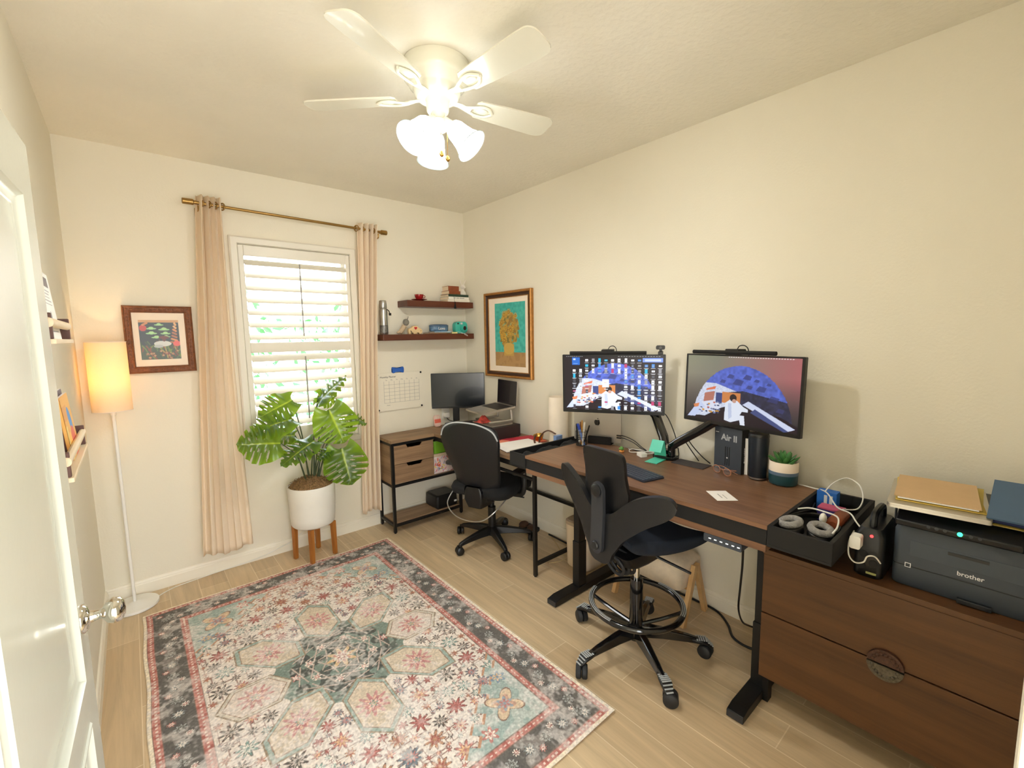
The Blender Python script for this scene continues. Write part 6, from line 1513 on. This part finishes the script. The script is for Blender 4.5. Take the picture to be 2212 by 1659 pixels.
for (x, y) in ((-.088, -.92), (-.088, -1.015)):
    t = T('slipper', 'brown slipper on the floor by the wall, ' + ('further into the corner' if y > -1 else 'the one closer to the waste bin'), 'slipper', (x, y, 0), group='slippers under the corner desk')
    bm = B(); loft(bm, [[(x + .065 * a, y + .04 * b, z) for a, b in [(math.cos(2 * PI * j / 20), math.sin(2 * PI * j / 20)) for j in range(20)]] for z in (.002, .018)]); O('sole', bm, M['rub'], t, sm=40)
    bm = B(); sphere(bm, (x - .015, y, .035), .038, 18, 10, (1.2, .95, .7)); O('upper', bm, mat('brown_felt', (96, 70, 54), .9, var=.2), t, sm=80)
# ------------------------------------------------------------------ dresser, printer and neighbours
DX, DT, DY0, DY1 = -.53, .70, -2.912, -3.745
dr = T('dresser', 'low walnut cabinet with two wide fronts and a round medallion pull', 'cabinet', (-.28, -3.33, 0))
bm = B(); box(bm, DX + .018, -.03, DY1, DY0, .13, DT); O('body', bm, M['walnut2'], dr, sm=0, bevel=.002)
bm = B(); box(bm, DX, DX + .0175, DY1, DY0, .423, DT - .022); f1 = O('drawer_front', bm, M['walnut2'], dr, sm=0, bevel=.002)
bm = B(); box(bm, DX, DX + .0175, DY1, DY0, .13, .417); f2 = O('drawer_front', bm, M['walnut2'], dr, sm=0, bevel=.002)
bm = B(); box(bm, DX - .004, -.03, DY1, DY0 + .002, DT - .02, DT + .001); O('top', bm, M['walnut2'], dr, sm=0, bevel=.002)
def halfdisc(up):
    o = []
    for k in range(25): a = R(180 * k / 24); o.append((.052 * math.cos(a), .0035 + .052 * math.sin(a)))
    return [( -3.325 + a, .42 + (b if up else -b)) for a, b in o]
md_ = mat('medallion_wood', (74, 44, 28), .5, var=.3, vs=120, bump=.8, bs=160)
ml_ = mat('medallion_brass', (96, 88, 74), .4, .5, var=.25, vs=120, bump=.8, bs=160)
for up, f_, m_ in ((True, f1, md_), (False, f2, ml_)):
    bm = B(); prism(bm, halfdisc(up), DX - .014, DX, YZ); O('pull', bm, m_, f_, sm=30, bevel=.003)
    bm = B()
    for k in range(9):
        a = R(10 + 20 * k); yv, zv = .036 * math.cos(a), .0045 + .036 * math.sin(a)
        sphere(bm, (DX - .014, -3.325 + yv, .42 + (zv if up else -zv)), .0065, 10, 6, (.5, 1, 1))
    O('carving', bm, m_, f_, sm=80)
for y in (DY0 - .02, DY1 + .02):
    for x in (DX + .04, -.07):
        bm = B(); box(bm, x - .012, x + .03, y - .012, y + .012, .002, .13); O('leg', bm, M['black'], dr, sm=0)
pw = T('power_station', 'black portable power station with red light between tray and printer', 'power station', (-.40, -3.25, DT + .001))
bm = B(); loft(bm, [[(x, y, z) for x, y in rrect(-.5 + g, -.27 - g, -3.292 + g, -3.205 - g, .02, 5)] for z, g in ((.702, .006), (.71, 0), (.86, 0), (.885, .012))]); O('body', bm, M['blackp'], pw, sm=40)
bm = B(); tube(bm, [(-.46, -3.25, .875), (-.455, -3.25, .915), (-.43, -3.25, .93), (-.34, -3.25, .93), (-.315, -3.25, .915), (-.31, -3.25, .875)], .012, 10); O('handle', bm, M['blackp'], pw)
bm = B(); cyl(bm, (-.5005, -3.255, .862), (-.503, -3.255, .862), .005, seg=14); O('indicator', bm, M['led_red'], pw, label='red indicator light')
for z, y in ((.79, -3.235), (.76, -3.265), (.745, -3.23)):
    bm = B(); prism(bm, [(y + .013 * math.cos(2 * PI * k / 18), z + .013 * math.sin(2 * PI * k / 18)) for k in range(18)], -.5025, -.4995, YZ); O('socket', bm, M['blackm'], pw, sm=0)
bm = B(); box(bm, -.5015, -.4998, -3.275, -3.245, .718, .726); O('nameplate', bm, mat('yellowish_label', (150, 150, 90), .6), pw, sm=0)
t = T('charger', 'white plug-in charger on the power station', 'charger', (-.52, -3.215, .82))
bm = B(); prism(bm, rrect(-3.232, -3.2, .815, .862, .007), -.545, -.504, YZ); O('body', bm, M['white'], t, sm=30, bevel=.004)
PR = T('printer', 'dark grey laser printer on the walnut cabinet', 'printer', (-.28, -3.5, DT + .001))
p0, p1, q0, q1 = -.465, -.07, -3.70, -3.31
bm = B(); loft(bm, [[(x, y, z) for x, y in rrect(p0 + g, p1 - g, q0 + g, q1 - g, .018, 4)] for z, g in ((.703, .004), (.712, 0), (.775, 0), (.777, .002), (.779, 0), (.9, 0), (.915, .006))]); O('body', bm, M['printer'], PR, sm=30)
bm = B(); prism(bm, [(p0 + .01, .9155), (p0 - .022, .925), (p0 - .028, .945), (p0 + .03, .972), (p1, .972), (p1, .9155)], q0 + .09, q1 - .004, XZ); O('scanner', bm, M['printerd'], PR, sm=30, bevel=.004)
bm = B(); prism(bm, [(p0 + .03, .9725), (p0 + .03, .985), (p1 - .01, .985), (p1 - .01, .9725)], q0 + .02, q1 - .012, XZ); O('scanner_lid', bm, M['printerd'], PR, sm=30, bevel=.004)
bm = B(); box(bm, p0 - .0015, p0 - .0002, q0 + .06, q1 - .045, .817, .872); mt = O('manual_tray', bm, mat('printer_grey_light', (61, 69, 78), .5), PR, sm=0, bevel=.001)
bm = B(); box(bm, p0 - .004, p0 - .0018, -3.545, -3.45, .855, .865); O('slot', bm, M['printerd'], mt, sm=0)
bm = B(); box(bm, p0 - .0012, p0 - .0002, q0 + .02, q1 - .01, .7765, .7785); O('seam', bm, M['printerd'], PR, sm=0)
bm = B(); box(bm, p0 - .014, p0 - .0002, -3.56, -3.48, .704, .72); O('tray_handle', bm, M['printerd'], PR, sm=0, bevel=.002)
text('printer_lettering', 'brother', .020, M['lettering'], PR, basis((p0 - .0008, -3.506, .800), (0, -1, 0), (0, 0, 1)), local=False, bold=.0002)
bm = B(); picframe(bm, -3.361, -3.345, .776 - .004, .788, .002, [(0, 0), (0, -.0012), (.002, -.0012), (.002, 0)], lambda a, b, h: (p0 + h - .0003, a, b)); O('square_mark', bm, M['lettering'], PR, sm=0)
bm = B(); cyl(bm, (p0 - .0262, -3.475, .941), (p0 - .03, -3.475, .941), .0065, seg=14); O('indicator', bm, M['led_green'], PR, label='glowing green button')
for y in (-3.40, -3.42, -3.44, -3.5, -3.52):
    bm = B(); cyl(bm, (p0 - .0262, y, .941), (p0 - .029, y, .941), .005, seg=12); O('button', bm, M['greyp'], PR)
pl2 = T('laptop', 'closed cream-silver laptop on top of the printer under the manila folders', 'laptop', (-.31, -3.39, .986), rz=R(6))
bm = B(); prism(bm, rrect(-.185, .165, -.135, .12, .012), .001, .010, XY); O('base', bm, M['silver'], pl2, local=True, sm=30)
bm = B(); prism(bm, rrect(-.185, .165, -.135, .12, .012), .0104, .0165, XY); O('lid', bm, M['silver'], pl2, local=True, sm=30)
for k, (m_, lab, x, y, w, d, a) in enumerate(((M['yellow'], 'yellow envelope directly on the closed laptop over the printer', -.29, -3.395, .155, .112, 8), (mat('olive_paper', (190, 168, 84), .8), 'olive yellow sheet under the manila folder on the printer', -.275, -3.402, .14, .108, 3), (M['paper'], 'white sheet between the yellow papers and manila folder', -.30, -3.392, .15, .1, 7), (M['manila'], 'tan manila folder topping the pile on the printer', -.295, -3.392, .152, .108, 6))):
    z = 1.0035 + k * .0042
    bm = B(); box(bm, -w, w, -d, d, 0, .0035, Matrix.Translation((x, y, z)) @ Matrix.Rotation(R(a), 4, 'Z')); o = O('folder' if k != 2 else 'paper_sheet', bm, m_, sm=0, loc=(x, y, z)); tag(o, lab, 'folder' if k != 2 else 'paper')
bm = B(); prism(bm, [(-.47, 1.006), (-.474, 1.012), (-.18, 1.066), (-.178, 1.06)], -3.70, -3.528, XZ); o = O('folder', bm, mat('slate_blue_card', (70, 98, 128), .6), sm=0, loc=(-.33, -3.61, 1.006)); tag(o, 'slate blue folder propped up on top of the printer pile', 'folder')
bm = B(); box(bm, -.44, -.15, -3.70, -3.53, .9865, 1.003); o = O('folder', bm, mat('deep_navy_card', (26, 40, 96), .6), sm=0, bevel=.002, loc=(-.3, -3.61, .9865)); tag(o, 'thick deep navy folder beneath the slate blue one on the printer', 'folder')
bm = B(); box(bm, -.2, -.14, -3.69, -3.54, 1.004, 1.056); o = O('paper_block', bm, M['paper'], sm=0, loc=(-.17, -3.61, 1.004)); tag(o, 'white block of papers holding up the slate blue folder', 'paper')
bm = B(); box(bm, -.46, -.16, -3.70, -3.526, .9855, .9863); o = O('yellow_sheet', bm, M['yellow'], sm=0, loc=(-.31, -3.6, .9855)); tag(o, 'yellow sheet under the slate blue folder on the printer', 'paper')
cord('black cable between power station and printer at the back', [(-.28, -3.285, .87), (-.24, -3.28, .93), (-.2, -3.29, .98), (-.14, -3.295, .99), (-.06, -3.3, .93)], .004, M['cordb'])
# ------------------------------------------------------------------ camera
cam = bpy.data.cameras.new('camera'); co = bpy.data.objects.new('camera', cam); COL.objects.link(co)
CY_, CP, CR = 40.30930723, 6.27515677, -0.92636017
yaw, pit, rol = R(CY_), R(CP), R(CR)
f = Vector((math.sin(yaw) * math.cos(pit), math.cos(yaw) * math.cos(pit), -math.sin(pit)))
r = Vector((math.cos(yaw), -math.sin(yaw), 0)); u = r.cross(f)
r2 = r * math.cos(rol) + u * math.sin(rol); u2 = -r * math.sin(rol) + u * math.cos(rol)
co.matrix_world = Matrix(((r2.x, u2.x, -f.x, -2.4804), (r2.y, u2.y, -f.y, -3.5991), (r2.z, u2.z, -f.z, 1.6044), (0, 0, 0, 1)))
cam.sensor_fit = 'HORIZONTAL'; cam.sensor_width = 36.0; cam.lens = 36.0 * 968.435 / 2212; cam.clip_start = 0.02
SC.camera = co
# ------------------------------------------------------------------ light: fan bulbs, floor lamp, sky through window and doorway, sun outdoors
def point(name, loc, w, c, rad=.03):
    l = bpy.data.lights.new(name, 'POINT'); l.energy = w; l.color = c; l.shadow_soft_size = rad
    o = bpy.data.objects.new(name, l); COL.objects.link(o); o.location = loc
for a in (192, 308, 70):
    d = .035 + .105 * math.cos(R(46))
    point('fan_bulb', (FX + d * math.cos(R(a)), FY + d * math.sin(R(a)), H - .225 - .105 * math.sin(R(46))), 16.0, (.99, 1.0, .97), .045)
point('floor_lamp_bulb', (LX, LY, 1.39), 5.0, (1.0, .69, .36), .02)
sl = bpy.data.lights.new('sun', 'SUN'); sl.energy = 5.0; sl.angle = R(1.0); so_ = bpy.data.objects.new('sun', sl); COL.objects.link(so_)
so_.rotation_euler = Vector((-.75, .06, -1)).to_track_quat('-Z', 'Y').to_euler(); so_.location = (3, 4, 6)
wd = bpy.data.worlds.new('sky'); SC.world = wd; wd.use_nodes = True
wt = wd.node_tree; wt.nodes.clear()
wo = wt.nodes.new('ShaderNodeOutputWorld'); bgn = wt.nodes.new('ShaderNodeBackground')
tcw = wt.nodes.new('ShaderNodeTexCoord'); sx = wt.nodes.new('ShaderNodeSeparateXYZ'); cr = wt.nodes.new('ShaderNodeValToRGB')
wt.links.new(tcw.outputs['Generated'], sx.inputs[0]); wt.links.new(sx.outputs['Z'], cr.inputs['Fac'])
cr.color_ramp.elements[0].position = 0.0; cr.color_ramp.elements[0].color = (1.0, .97, .93, 1); cr.color_ramp.elements[1].position = .7; cr.color_ramp.elements[1].color = (.72, .85, 1.0, 1)
wt.links.new(cr.outputs['Color'], bgn.inputs['Color']); bgn.inputs['Strength'].default_value = 5.8
wt.links.new(bgn.outputs['Background'], wo.inputs['Surface'])
vs_ = SC.view_settings; vs_.view_transform = 'Standard'; vs_.look = 'None'; vs_.gamma = 1.0; vs_.exposure = 1.05
try: vs_.use_curve_mapping = False
except Exception: pass
SC.cycles.use_denoising = True
SC.cycles.max_bounces = 10; SC.cycles.diffuse_bounces = 6; SC.cycles.sample_clamp_indirect = 6.0
